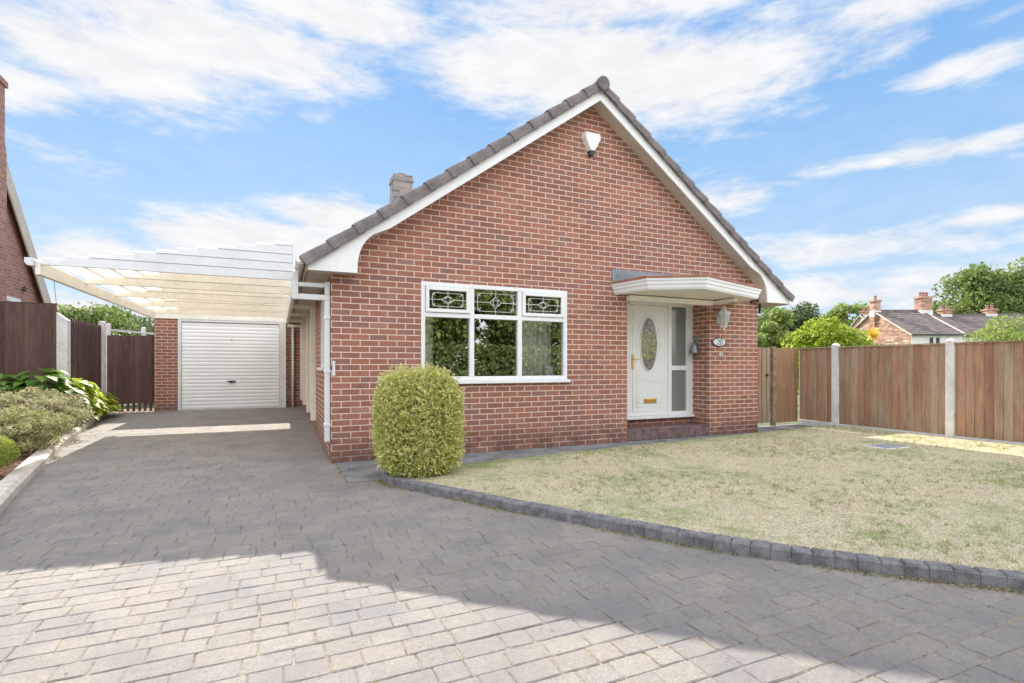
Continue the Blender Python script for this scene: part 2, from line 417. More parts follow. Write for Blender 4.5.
def wloc(o):
    v = Vector((0, 0, 0))
    while o is not None: v += o.location; o = o.parent
    return v


def mesh_obj(name, V, F, A, mat, parent=None, smooth=False, bevel=0, origin=None):
    me = bpy.data.meshes.new(name)
    me.from_pydata(V, [], F); me.update()
    at = me.attributes.new('rnd', 'FLOAT', 'FACE'); at.data.foreach_set('value', np.asarray(A, dtype=np.float32))
    if smooth: me.polygons.foreach_set('use_smooth', [True]*len(me.polygons))
    me.materials.append(MATS[mat])
    o = bpy.data.objects.new(name, me); COL.objects.link(o)
    if parent is not None: o.parent = parent
    elif origin is not None: o.location = origin
    if bevel:
        b = o.modifiers.new('bevel', 'BEVEL'); b.width = bevel; b.segments = 2; b.limit_method = 'ANGLE'; b.angle_limit = R(40)
    return o


def obj(name, mb, mat, parent=None, smooth=False, bevel=0, origin=None, local=False):
    """vertices come in world coordinates; they are stored relative to the parent"""
    off = Vector((0, 0, 0)) if local else (wloc(parent) if parent is not None else Vector(origin or (0, 0, 0)))
    V = [(p[0]-off.x, p[1]-off.y, p[2]-off.z) for p in mb.v]
    return mesh_obj(name, V, mb.f, mb.a, mat, parent, smooth, bevel, origin)


def tag(o, label=None, cat=None, group=None, kind=None):
    if label: o['label'] = label
    if cat: o['category'] = cat
    if group: o['group'] = group
    if kind: o['kind'] = kind
    return o


def thing(name, loc, label, cat, group=None, rz=0):
    o = bpy.data.objects.new(name, None); COL.objects.link(o); o.location = loc; o.rotation_euler = (0, 0, rz)
    o.empty_display_size = .2
    return tag(o, label, cat, group)


def struct(name, mb, mat, **k): return tag(obj(name, mb, mat, **k), kind='structure')


def gz(y):          # the drive climbs gently to the garage
    return 0 if y < 6.6 else (y-6.6)*.0165

# ------------------------------------------------------------------ ground, road, drive, path, lawn
g = MB(); g.poly([(-400, -400, -.05), (400, -400, -.05), (400, 600, -.05), (-400, 600, -.05)]); struct('ground', g, 'earth')
g = MB(); g.box(-60, 60, -12, -5.6, -.3, -.04); struct('road', g, 'asphalt')
g = MB(); g.box(-60, 60, -5.6, -3.6, -.3, .0); struct('pavement', g, 'concrete')

KR = [(.98, 5.45), (1.00, 5.19), (1.12, 4.93), (1.33, 4.56), (1.52, 4.23), (1.74, 3.81), (2.16, 3.12), (2.52, 2.52), (2.76, 2.20), (3.08, 1.84), (3.55, 1.37), (4.3, .65), (5.2, -.2), (6.2, -1.4), (7.2, -3.6)]
KL = [(-1.05, -3.6), (-1.1, 1.5), (-1.55, 3.6), (-1.88, 4.9), (-2.03, 5.48), (-2.27, 6.64), (-2.73, 9.14), (-3.12, 11.8), (-3.30, 13.0), (-3.38, 14.2)]


def interp(poly, y):
    pts = sorted(poly, key=lambda p: p[1])
    if y <= pts[0][1]: return pts[0][0]
    for a, b in zip(pts, pts[1:]):
        if a[1] <= y <= b[1]:
            return a[0]+(b[0]-a[0])*(y-a[1])/max(1e-6, b[1]-a[1])
    return pts[-1][0]


def resample(poly, step):
    P = [Vector((p[0], p[1], 0)) for p in poly]; out = [P[0]]; acc = 0
    for a, b in zip(P, P[1:]):
        L = (b-a).length; d = (b-a)/L; t = step-acc
        while t <= L: out.append(a+d*t); t += step
        acc = (acc+L) % step
    return out


def right_limit(y):
    if y > 6.6: return .60
    if y > 5.45: return .638
    return interp(KR, y)+.03


# block paving: real tumbled setts laid in rows across the drive
j = MB()
ys = np.arange(-3.6, 14.6, .4)
for a, b in zip(ys, ys[1:]):
    j.poly([(interp(KL, a)-.05, a, gz(a)-.0046), (right_limit(a+.01)+.04, a, gz(a)-.0046), (right_limit(b-.01)+.04, b, gz(b)-.0046), (interp(KL, b)-.05, b, gz(b)-.0046)])
j.poly([(-3.4, 14.2, gz(14.2)-.009), (.6, 14.2, gz(14.2)-.009), (.6, 14.45, gz(14.4)-.009), (-3.6, 15.6, gz(14.4)-.009)])
struct('drive_bedding', j, 'joint_sand')
pv = MB(); y = -3.6; ROW = .124; row = 0
while y < 14.38:
    ym = y+ROW/2; xa = interp(KL, ym)-.02; xb = right_limit(ym)
    x = xa-rng.random()*.15
    while x < xb:
        L = rng.choice((.125, .155, .18, .18, .21, .245))*rng.uniform(.93, 1.05); x1 = x+L
        ax, bx = max(x, xa), min(x1, xb)
        if bx-ax > .04:
            gp = .0012; jt = lambda s=.0018: rng.uniform(-s, s)
            X0, X1, Y0, Y1 = ax+gp+jt(), bx-gp+jt(), y+gp+jt(), y+ROW-gp+jt()
            ch = rng.uniform(.004, .011); zt = rng.uniform(-.0016, .0016); tx, ty = rng.uniform(-.012, .012), rng.uniform(-.012, .012)
            cx, cy = (X0+X1)/2, (Y0+Y1)/2; J = lambda: rng.uniform(-.0026, .0026); mx = cx+rng.uniform(-.02, .02); my = cy+rng.uniform(-.01, .01)
            ring = [(X0+ch, Y0+J()), (mx, Y0+J()), (X1-ch, Y0+J()), (X1+J(), Y0+ch), (X1+J(), my), (X1+J(), Y1-ch), (X1-ch, Y1+J()), (mx, Y1+J()), (X0+ch, Y1+J()), (X0+J(), Y1-ch), (X0+J(), my), (X0+J(), Y0+ch)]
            K = 12; vs = [(px, py, gz(py)-.010) for px, py in ring]
            vs += [(px, py, gz(py)-.0035+zt+tx*(px-cx)+ty*(py-cy)) for px, py in ring]
            for px, py in ring:
                w = rng.uniform(.004, .0075); L_ = math.hypot(px-cx, py-cy); qx = px+(cx-px)*w/L_*1.3; qy = py+(cy-py)*w/L_*1.3
                if abs(px-cx) > .8*(X1-X0)/2: qx = px+(w if px < cx else -w)
                if abs(py-cy) > .8*(Y1-Y0)/2: qy = py+(w if py < cy else -w)
                vs.append((qx, qy, gz(qy)+.0005+zt+tx*(qx-cx)+ty*(qy-cy)))
            fs = [(k, (k+1) % K, (k+1) % K+K, k+K) for k in range(K)]+[(k+K, (k+1) % K+K, (k+1) % K+2*K, k+2*K) for k in range(K)]+[tuple(range(2*K, 3*K))]
            pv.faces(vs, fs, rng.random())
        x = x1
    y += ROW; row += 1
struct('driveway', pv, 'block_paving')

# path of dark concrete along the front wall
g = MB(); g.prism([(.64, 5.45, -.04), (1.9, 5.45, -.04), (9.4, 5.9, -.04), (9.6, 7.25, -.04), (.64, 7.25, -.04)], (0, 0, .045))
struct('path', g, 'path')

# lawn and its edging stones
LB = [(1.06, 5.40), (1.9, 5.64), (3.32, 5.83), (5.98, 6.12), (7.43, 6.25), (8.69, 6.42), (9.55, 6.45)]
front = [(p[0]+.09, p[1]+.05) for p in KR[1:]]
lawn_poly = front+[(9.62, -3.6)]+LB[::-1]
g = MB(); g.prism([(x, y, -.03) for x, y in lawn_poly], (0, 0, .085)); struct('lawn', g, 'lawn')


def inside(poly, X, Y):
    X = np.asarray(X); Y = np.asarray(Y); r = np.zeros(X.shape, bool); n = len(poly)
    for i in range(n):
        x1, y1 = poly[i]; x2, y2 = poly[(i+1) % n]
        c = ((y1 > Y) != (y2 > Y)) & (X < (x2-x1)*(Y-y1)/((y2-y1) if y2 != y1 else 1e-9)+x1); r ^= c
    return r


def blades(poly, n, h, w, z0, bounds, near=None):
    x0, x1, y0, y1 = bounds
    X = NR.uniform(x0, x1, n); Y = NR.uniform(y0, y1, n); k = inside(poly, X, Y)
    keep = NR.random(n) < np.clip(3.2/np.maximum(1, np.hypot(X, Y)), .28, 1); k &= keep
    X, Y = X[k], Y[k]; m = len(X); sc = np.clip(np.hypot(X, Y)/3.2, 1, 2.2)
    th = NR.uniform(0, 2*math.pi, m); H = NR.uniform(.5, 1, m)*h; wd = w*sc*NR.uniform(.7, 1.2, m)
    lx = NR.normal(0, .9, m)*H; ly = NR.normal(0, .9, m)*H
    V = np.empty((m, 3, 3)); V[:, 0] = np.c_[X-np.cos(th)*wd, Y-np.sin(th)*wd, np.full(m, z0)]
    V[:, 1] = np.c_[X+np.cos(th)*wd, Y+np.sin(th)*wd, np.full(m, z0)]; V[:, 2] = np.c_[X+lx, Y+ly, z0+H*.8]
    return V.reshape(-1, 3).tolist(), np.arange(m*3).reshape(-1, 3).tolist(), NR.random(m)


def fast_obj(name, V, F, A, mat, parent=None, smooth=False):
    me = bpy.data.meshes.new(name); V = np.asarray(V, np.float32); F = np.asarray(F, np.int32)
    if parent is not None: V = V-np.array(wloc(parent), np.float32)
    k = F.shape[1]; me.vertices.add(len(V)); me.vertices.foreach_set('co', V.ravel()); me.loops.add(F.size); me.polygons.add(len(F))
    me.loops.foreach_set('vertex_index', F.ravel()); me.polygons.foreach_set('loop_start', np.arange(0, F.size, k, dtype=np.int32))
    me.update(calc_edges=True)
    at = me.attributes.new('rnd', 'FLOAT', 'FACE'); at.data.foreach_set('value', np.asarray(A, np.float32))
    if smooth: me.polygons.foreach_set('use_smooth', [True]*len(F))
    me.materials.append(MATS[mat]); o = bpy.data.objects.new(name, me); COL.objects.link(o)
    if parent is not None: o.parent = parent
    return o


V, F, A = blades(lawn_poly, 620000, .020, .0022, .053, (1, 9.6, -.5, 6.5))
tag(fast_obj('grass', V, F, A, 'grass_blade'), kind='stuff')
# coarser tufts scattered over the turf
m = 6500; cx = NR.uniform(1.1, 9.6, m); cy = NR.uniform(-.4, 6.4, m); dn = np.sin(cx*2.1+1.3*np.sin(cy*1.7))+np.sin(cy*2.9+cx)+NR.normal(0, .6, m)
k = inside(lawn_poly, cx, cy) & (dn > .1); cx, cy = cx[k], cy[k]; nb = 9; X = np.repeat(cx, nb)+NR.normal(0, .012, len(cx)*nb); Y = np.repeat(cy, nb)+NR.normal(0, .012, len(cx)*nb)
n_ = len(X); H_ = NR.uniform(.018, .046, n_); lx = NR.normal(0, .018, n_); ly = NR.normal(0, .018, n_); th = NR.uniform(0, 6.28, n_); wd = .0028
V = np.empty((n_, 3, 3)); V[:, 0] = np.c_[X-np.cos(th)*wd, Y-np.sin(th)*wd, np.full(n_, .053)]; V[:, 1] = np.c_[X+np.cos(th)*wd, Y+np.sin(th)*wd, np.full(n_, .053)]; V[:, 2] = np.c_[X+lx, Y+ly, .053+H_]
tag(fast_obj('grass_tufts', V.reshape(-1, 3), np.arange(n_*3).reshape(-1, 3), np.repeat(NR.random(len(cx)), nb), 'tuft'), kind='stuff')
# tufts leaning over the edging
V, F, A = blades([(p[0]+.062, p[1]+.038) for p in KR]+[(p[0]+.14, p[1]+.10) for p in KR[::-1]], 200000, .046, .0026, .045, (1, 6.5, -.6, 5.6))
tag(fast_obj('grass_fringe', V, F, A, 'grass_blade'), kind='stuff')

ke = MB(); pts = resample(KR, .112)
for a, b in zip(pts, pts[1:]):
    d = (b-a).normalized(); nrm = Vector((-d.y, d.x, 0)); e = .0012
    if nrm.x < 0: nrm = -nrm
    a2, b2 = a+d*e, b-d*e; h = .078+rng.uniform(-.0025, .0025); o_ = rng.uniform(-.002, .002)
    q = [a2+nrm*o_, b2+nrm*o_, b2+nrm*(.105+o_), a2+nrm*(.105+o_)]
    ke.faces([(p.x, p.y, -.02) for p in q]+[(p.x, p.y, h-.012) for p in q]+[((p+(q[(k+2) % 4]-p)*.09).x, (p+(q[(k+2) % 4]-p)*.09).y, h) for k, p in enumerate(q)],
             [(0, 1, 5, 4), (1, 2, 6, 5), (2, 3, 7, 6), (3, 0, 4, 7), (4, 5, 9, 8), (5, 6, 10, 9), (6, 7, 11, 10), (7, 4, 8, 11), (8, 9, 10, 11)])
struct('kerb', ke, 'edging')

# left kerb and flower bed
kl = MB(); pts = resample([p for p in KL if p[1] > -3.7], .9)
for a, b in zip(pts, pts[1:]):
    d = (b-a).normalized(); nrm = Vector((-d.y, d.x, 0)); a2, b2 = a+d*.004, b-d*.004
    za, zb = gz(a.y)+.10, gz(b.y)+.10
    A0, B0, A1, B1 = a2, b2, a2+nrm*.15, b2+nrm*.15
    kl.faces([(A0.x, A0.y, -.05), (B0.x, B0.y, -.05), (B0.x-.0, B0.y, zb-.03), (A0.x, A0.y, za-.03), ((A0+nrm*.035).x, (A0+nrm*.035).y, za), ((B0+nrm*.035).x, (B0+nrm*.035).y, zb), (B1.x, B1.y, zb), (A1.x, A1.y, za), (A1.x, A1.y, -.05), (B1.x, B1.y, -.05)],
             [(0, 1, 2, 3), (3, 2, 5, 4), (4, 5, 6, 7), (7, 6, 9, 8), (1, 9, 6, 5, 2), (0, 3, 4, 7, 8)])
struct('kerb_left', kl, 'kerb_stone')
bed = MB()
ys = np.arange(-3.6, 14.3, .5)
for a, b in zip(ys, ys[1:]):
    bed.poly([(-9, a, gz(a)+.09), (interp(KL, a)-.12, a, gz(a)+.075), (interp(KL, b)-.12, b, gz(b)+.075), (-9, b, gz(b)+.09)])
struct('flower_bed', bed, 'soil')

# ------------------------------------------------------------------ bungalow
WX0, WX1, WY, WT = .586, 7.78, 6.61, .28
RX, RZ, EX0, EX1, EZ = 4.30, 5.35, .26, 8.34, 2.43
SL = (RZ-EZ)/(RX-EX0)
def rline(x): return RZ-SL*abs(x-RX)
BACK = 17.5
H = thing('bungalow', (4.18, 6.61, 0), 'red brick bungalow with white gable bargeboards, leaded window and canopied white front door', 'house')
WIN = (1.69, 3.87, .985, 2.28); REC = (4.947, 6.636, 2.262); RB = 7.05

w = MB()
def wallpiece(mb, xa, xb, z0, z1=None, y0=WY, y1=WY+WT):
    if z1 is not None: mb.box(xa, xb, y0, y1, z0, z1); return
    tp = lambda x: rline(x)-.16
    pts = [(xa, y0, z0), (xb, y0, z0), (xb, y0, tp(xb))]
    if xa < RX < xb: pts.append((RX, y0, tp(RX)))
    pts.append((xa, y0, tp(xa))); mb.prism(pts, (0, y1-y0, 0))
wallpiece(w, WX0, WIN[0], -.1); wallpiece(w, WIN[0], WIN[1], -.1, WIN[2]); wallpiece(w, WIN[0], WIN[1], WIN[3])
wallpiece(w, WIN[1], REC[0], -.1); wallpiece(w, REC[0], REC[1], REC[2]); wallpiece(w, REC[1], WX1, -.1)
obj('wall', w, 'brick', H)
w = MB(); w.box(REC[0]-.25, REC[0], WY+WT, RB+.25, -.1, REC[2]); w.box(REC[1], REC[1]+.25, WY+WT, RB+.25, -.1, REC[2])
w.box(REC[0], REC[1], RB-.02, RB+.2, -.1, .295); obj('porch_wall', w, 'brick', H)
SW = [(7.35, 8.15), (10.9, 11.9)]
w = MB(); yy = WY+WT
for a, b in SW:
    w.box(WX0, WX0+WT, yy, a, -.1, 2.3); w.box(WX0, WX0+WT, a, b, -.1, 1.16); w.box(WX0, WX0+WT, a, b, 2.12, 2.3); yy = b
w.box(WX0, WX0+WT, yy, BACK, -.1, 2.3); obj('wall', w, 'brick', H)
w = MB(); w.box(WX1-WT, WX1, WY+WT, BACK, -.1, 2.3); obj('wall', w, 'brick', H)
w = MB(); wallpiece(w, WX0+WT, WX1-WT, -.1, None, BACK-WT, BACK); obj('wall', w, 'brick', H)
# roof
def slope_pt(side, s, n=0):         # s along the slope from the eaves (0..1), n normal offset
    x = EX0+(RX-EX0)*s; z = EZ+(RZ-EZ)*s; L = math.hypot(RX-EX0, RZ-EZ); nx, nz_ = -(RZ-EZ)/L, (RX-EX0)/L
    x += nx*n; z += nz_*n
    return (x if side < 0 else 2*RX-x), z
roof = MB(); NT_ = 14; rows = NT_
for side in (-1, 1):
    for k in range(rows):
        s0, s1 = k/rows-.004, (k+1)/rows
        (xa, za), (xb, zb) = slope_pt(side, s0, -.012), slope_pt(side, s1, -.045)
        (xc, zc), (xd, zd) = slope_pt(side, s0, -.06), slope_pt(side, s1, -.10)
        yv = 6.50
        # rolled tile profile: one strip per tile column
        n = 36; cols = np.linspace(yv, BACK+.2, n)
        for c0, c1 in zip(cols, cols[1:]):
            cm = c0+(c1-c0)*.72
            nn = slope_pt(side, s0, .022), slope_pt(side, s1, -.012)
            roof.poly([(xa, c0, za), (xa, cm, za), (xb, cm, zb), (xb, c0, zb)])
            roof.poly([(xa, cm, za), (nn[0][0], (cm+c1)/2, nn[0][1]), (nn[1][0], (cm+c1)/2, nn[1][1]), (xb, cm, zb)])
            roof.poly([(nn[0][0], (cm+c1)/2, nn[0][1]), (xa, c1, za), (xb, c1, zb), (nn[1][0], (cm+c1)/2, nn[1][1])])
            roof.poly([(xc, c0, zc), (xc, c1, zc), (xa, c1, za), (xa, c0, za)])
        roof.poly([(xc, yv, zc), (xa, yv, za), (xb, yv, zb), (xd, yv, zd)]); 
    (xa, za), (xb, zb) = slope_pt(side, 0, -.07), slope_pt(side, 1, -.07)
    roof.poly([(xa, 6.42, za), (xb, 6.42, zb), (xb, BACK+.2, zb), (xa, BACK+.2, za)])
RO = obj('roof', roof, 'tile', H)
# verge tiles, each lapping the one below
for side in (-1, 1):
    for k in range(NT_):
        t_ = MB(); s0, s1 = k/NT_-.006, (k+1)/NT_-.002
        sec = [(0, -.120), (0, -.045), (.010, -.012), (.035, .012), (.09, .012), (.19, -.0), (.19, -.05), (.03, -.05), (.025, -.12)]
        ring = []
        for s_, up, yo in ((s0, .010, -.008), (s0+.008, .013, -.010), (s1, -.008, .004), (s1+.012, -.012, .006)):
            ring.append([(*slope_pt(side, s_, n_+(up if n_ > -.1 else up*.4)), 6.322+yo+yv_) for yv_, n_ in sec])
        vs = [(p[0], p[2], p[1]) for r_ in ring for p in r_]; m_ = len(sec)
        fs = [(i*m_+q, i*m_+(q+1) % m_, (i+1)*m_+(q+1) % m_, (i+1)*m_+q) for i in range(3) for q in range(m_)]+[tuple(range(m_)), tuple(range(3*m_, 4*m_))]
        if side > 0: fs = [f[::-1] for f in fs]
        t_.faces(vs, fs); obj('verge_tile', t_, 'tile', RO, bevel=.004)
# ridge tiles with a round end cap
rd = MB(); yv = 6.30
while yv < BACK+.2:
    y1 = min(yv+.45, BACK+.25); prof = [(RX+math.cos(a)*.115, RZ-.07+math.sin(a)*.085+.0) for a in np.linspace(-.35, math.pi+.35, 11)]
    rd.prism([(x, yv, z) for x, z in prof], (0, y1-yv-.006, 0)); yv = y1
obj('ridge', rd, 'tile', H, bevel=.006)
cap = MB(); cap.prism([(RX+math.cos(a)*.098, 6.275, RZ-.075+math.sin(a)*.105) for a in np.linspace(0, 2*math.pi, 18)[:-1]], (0, .06, 0)); obj('ridge_cap', cap, 'tile', RO, bevel=.015)
# bargeboards with the curved boxed ends, soffits
def barge(side):
    f = (lambda x: x) if side < 0 else (lambda x: 2*RX-x)
    up, lo = .125, .285
    pts = [(.315, 2.285), (.862, 2.285)]
    cx, cz = 1.24, rline(1.20)-lo+0.0
    for a in np.linspace(0, 1, 9)[1:]:
        th = a*math.pi*.36
        pts.append((.862+ (1-math.cos(th))*.34, 2.285+.06+ math.sin(th)*.47*1.0))
    x_end = pts[-1][0]; pts.append((1.25, rline(1.25)-lo)); pts.append((RX, RZ-lo)); pts.append((RX, RZ-up)); pts.append((.315, rline(.315)-up+.02))
    pts = [(f(x), 6.372, z) for x, z in pts]
    mb = MB()
    # fan of quads between lower and upper edge keeps the concave outline valid
    mb.prism(pts if side < 0 else pts[::-1], (0, .024, 0))
    obj('bargeboard', mb, 'upvc', H)
    s = MB(); z_ = lambda x: rline(x)-.262
    cv = pts[1:11]
    for (xa, _, za), (xb, _, zb) in zip(cv, cv[1:]): s.poly([(xa, 6.3965, za+.003), (xb, 6.3965, zb+.003), (xb, 6.612, zb+.003), (xa, 6.612, za+.003)], .5)
    s.prism([(f(1.22), 6.396, z_(1.22)), (f(RX), 6.396, z_(RX)), (f(RX), 6.396, z_(RX)+.02), (f(1.22), 6.396, z_(1.22)+.02)], (0, .214, 0))
    s.box(*sorted((f(.33), f(.86))), 6.396, 6.61, 2.292, 2.31)
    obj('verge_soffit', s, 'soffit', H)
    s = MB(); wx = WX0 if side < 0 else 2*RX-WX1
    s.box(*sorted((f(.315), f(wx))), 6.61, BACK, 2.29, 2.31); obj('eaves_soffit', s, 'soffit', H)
    s = MB(); s.box(*sorted((f(.293), f(.315))), 6.372, BACK, 2.27, 2.41); obj('fascia', s, 'old_wood' if side < 0 else 'upvc', H)
    gt = MB(); sec = [(f(.30-.005+.055*(-1+math.cos(a))), 2.42-.052*math.sin(a)) for a in np.linspace(0, math.pi, 9)]
    sec += [(f(.30-.005+.050*(-1+math.cos(a))), 2.421-.046*math.sin(a)) for a in np.linspace(math.pi, 0, 9)]
    sec = [(p[0], 6.40, p[1]-.02) for p in sec]; gt.prism(sec if side < 0 else sec[::-1], (0, BACK-6.4, 0)); obj('gutter', gt, 'cream_trim' if side < 0 else 'black_plastic', H)
barge(-1); barge(1)
# left downpipe with its swan neck
d = MB(); q = .033
d.box(.155, .155+2*q, 6.64, 6.64+2*q, 1.975, 2.31); d.box(.155+2*q, .578, 6.645, 6.645+2*q-.01, 1.975, 1.975+2*q); d.box(.155+2*q, .515, 6.645, 6.645+2*q-.01, 2.13, 2.18)
d.box(.515, .578, 6.64, 6.64+2*q, .26, 1.975); d.box(.518, .575, 6.643, 6.703, 2.042, 2.2)
dp = obj('downpipe', d, 'upvc_trim', H, bevel=.006)
for z in (.45, 1.1, 1.75):
    c = MB(); c.box(.505, .585, 6.632, 6.712, z, z+.035); obj('clip', c, 'upvc_trim', dp, bevel=.003)
d = MB(); d.tube([(8.36, 16.6, 2.36), (8.34, 16.62, 2.2), (7.88, 16.68, 2.08), (7.83, 16.7, 2.0), (7.83, 16.7, .1)], .034, 10); obj('downpipe', d, 'black_plastic', H, smooth=True)
d = MB(); d.tube([(7.55, 6.57, 2.30), (7.68, 6.55, 2.36), (7.8, 6.58, 2.28), (7.83, 6.62, 2.12)], .022, 8); obj('overflow_pipe', d, 'black_plastic', H, smooth=True)
# small white meter/vent by the corner
d = MB(); d.box(.60, .632, 6.585, 6.609, 1.06, 1.24); obj('vent_cover', d, 'upvc_trim', H, bevel=.004)

# front window
x0, x1, z0, z1 = WIN; M1, M2, TZ = 2.39, 3.105, 1.852; fy0, fy1 = 6.60, 6.67
wn = MB(); ft = .055
wn.box(x0, x1, fy0, fy1, z0, z0+ft); wn.box(x0, x1, fy0, fy1, z1-ft, z1); wn.box(x0, x0+ft, fy0, fy1, z0+ft, z1-ft); wn.box(x1-ft, x1, fy0, fy1, z0+ft, z1-ft)
for mx in (M1, M2): wn.box(mx-.032, mx+.032, fy0+.001, fy1, z0+ft, z1-ft)
for a, b in ((x0+ft, M1-.032), (M1+.032, M2-.032), (M2+.032, x1-ft)): wn.box(a, b, fy0+.002, fy1, TZ-.03, TZ+.03)
WN = obj('window', wn, 'upvc', H, bevel=.006)
wn = MB(); wn.box(x0-.03, x1+.035, 6.555, 6.66, z0-.045, z0-.002); obj('sill', wn, 'upvc', WN, bevel=.008)
cells = [(x0+ft, M1-.032), (M1+.032, M2-.032), (M2+.032, x1-ft)]
for i, (a, b) in enumerate(cells):
    g_ = MB(); g_.box(a, b, 6.640, 6.646, z0+ft, TZ-.03); obj('pane', g_, 'glass', WN)
    za, zb = TZ+.03, z1-ft; a2, b2 = a, b
    if i != 1:      # opening fanlight sash
        s = MB(); k = .05; s.box(a+.004, b-.004, 6.583, 6.615, za+.004, za+k); s.box(a+.004, b-.004, 6.583, 6.615, zb-k, zb-.004)
        s.box(a+.004, a+k, 6.583, 6.615, za+k, zb-k); s.box(b-k, b-.004, 6.583, 6.615, za+k, zb-k); obj('sash', s, 'upvc', WN, bevel=.005)
        a2, b2, za, zb = a+k, b-k, za+k, zb-k; gy = 6.606
    else: gy = 6.640
    g_ = MB(); g_.box(a2, b2, gy, gy+.006, za, zb); obj('pane', g_, 'glass', WN)
    l = MB(); yl = gy-.003; cx, cz = (a2+b2)/2, (za+zb)/2; hw, hh = (b2-a2)/2, (zb-za)/2
    def ln(p, q_, r=.0042): l.tube([(p[0], yl, p[1]), (q_[0], yl, q_[1])], r, 5)
    ix, iz, nk = hw*.82, hh*.72, min(hw, hh)*.30
    P = [(-ix, -iz+nk), (-ix, iz-nk), (-ix+nk, iz), (ix-nk, iz), (ix, iz-nk), (ix, -iz+nk), (ix-nk, -iz), (-ix+nk, -iz)]
    for p, q_ in zip(P, P[1:]+P[:1]): ln((cx+p[0], cz+p[1]), (cx+q_[0], cz+q_[1]))
    for sx in (-1, 1):
        for sz in (-1, 1):
            c0 = (cx+sx*ix, cz+sz*iz); e = nk*.55
            ln((c0[0]-e*sx, c0[1]-sz*e), (c0[0]+.3*e*sx, c0[1]-sz*e*1.0)); ln((c0[0]-e*sx, c0[1]-sz*e), (c0[0]-e*sx, c0[1]+.3*e*sz)); ln((c0[0], c0[1]), (c0[0]-nk*sx, c0[1]-nk*sz), .003)
    r1 = .085; r2 = hh*.45
    D = [(-r1, 0), (0, r2), (r1, 0), (0, -r2)]
    for p, q_ in zip(D, D[1:]+D[:1]): ln((cx+p[0], cz+p[1]), (cx+q_[0], cz+q_[1]), .0045)
    l.tube([(cx+math.cos(t_)*.035, yl, cz+math.sin(t_)*.038) for t_ in np.linspace(0, 2*math.pi, 13)], .004, 5)
    for t_ in (.785, 2.356, 3.93, 5.5): ln((cx+math.cos(t_)*.035, cz+math.sin(t_)*.038), (cx+math.cos(t_)*.075, cz+math.sin(t_)*r2*.75), .0035)
    ln((cx-hw, cz), (cx-r1, cz)); ln((cx+r1, cz), (cx+hw, cz)); ln((cx, cz+r2), (cx, cz+hh)); ln((cx, cz-r2), (cx, cz-hh))
    obj('leading', l, 'came', WN)
# room behind it
r_ = MB(); X0, X1, Y0, Y1 = .87, 4.68, 6.895, 10.7
r_.poly([(X0, Y1, .1), (X1, Y1, .1), (X1, Y1, 2.45), (X0, Y1, 2.45)]); r_.poly([(X1, Y0, .1), (X1, Y1, .1), (X1, Y1, 2.45), (X1, Y0, 2.45)])
r_.poly([(X0, Y0, 2.45), (X1, Y0, 2.45), (X1, Y1, 2.45), (X0, Y1, 2.45)]); obj('room_lining', r_, 'plaster', H)
r_ = MB(); r_.poly([(X0, Y0, .1), (X1, Y0, .1), (X1, Y1, .1), (X0, Y1, .1)]); obj('room_floor', r_, 'carpet', H)
r_ = MB(); r_.box(x0-.05, x1+.05, 6.9, 7.02, z0-.05, z0-.01); obj('window_board', r_, 'upvc', H)


def curtain(xa, xb, lab, z1_=2.3, z0_=.9):
    mb = MB(); n = 60; xs = np.linspace(xa, xb, n); rows_ = [z0_, 1.4, z1_]
    vs = [(x, 7.10+.035*math.sin((x-xa)*70+.3*math.sin(x*9)), z) for z in rows_ for x in xs]
    mb.faces(vs, [(r*n+i, r*n+i+1, (r+1)*n+i+1, (r+1)*n+i) for r in range(len(rows_)-1) for i in range(n-1)])
    o = obj('curtain', mb, 'curtain', None, smooth=True, origin=((xa+xb)/2, 7.1, z0_)); s_ = o.modifiers.new('t', 'SOLIDIFY'); s_.thickness = .004
    tag(o, lab, 'curtain', 'curtains in the front window')


curtain(1.72, 1.97, 'narrow cream curtain drawn to the left edge of the front window')
curtain(3.36, 3.86, 'wide cream curtain hanging at the right side of the front window')
c = MB(); c.box(3.70, 3.81, 6.93, 6.94, 1.0, 1.19); tag(obj('card', c, 'upvc', None, origin=(3.75, 6.93, 1.0)), 'small white card standing in the right corner of the front window', 'card')
cab = thing('cabinet', (2.3, 9.9, .1), 'dark cabinet standing at the back of the front room', 'cabinet')
c = MB(); c.box(1.5, 3.0, 9.7, 10.2, .15, 1.1); obj('body', c, 'furniture', cab, bevel=.01)
for i in range(3):
    c = MB(); c.box(1.54+i*.49, 1.98+i*.49, 9.675, 9.7, .2, 1.05); dd = obj('door', c, 'furniture', cab, bevel=.006)
    c = MB(); c.box(1.93+i*.49, 1.95+i*.49, 9.655, 9.675, .6, .7); obj('handle', c, 'brass', dd)
# side windows
for a, b in SW:
    s = MB(); e = .05; X = WX0-.008; X2 = WX0+.06
    s.box(X, X2, a, b, 1.16, 1.16+e); s.box(X, X2, a, b, 2.12-e, 2.12); s.box(X, X2, a, a+e, 1.16+e, 2.12-e); s.box(X, X2, b-e, b, 1.16+e, 2.12-e); s.box(X, X2, (a+b)/2-.03, (a+b)/2+.03, 1.16+e, 2.12-e)
    so_ = obj('window', s, 'upvc', H, bevel=.004)
    s = MB(); s.box(WX0-.065, WX0+.05, a-.03, b+.03, 1.12, 1.158); obj('sill', s, 'upvc', so_, bevel=.005)
    s = MB(); s.box(WX0+.03, WX0+.036, a+e, b-e, 1.16+e, 2.12-e); obj('pane', s, 'glass', so_)

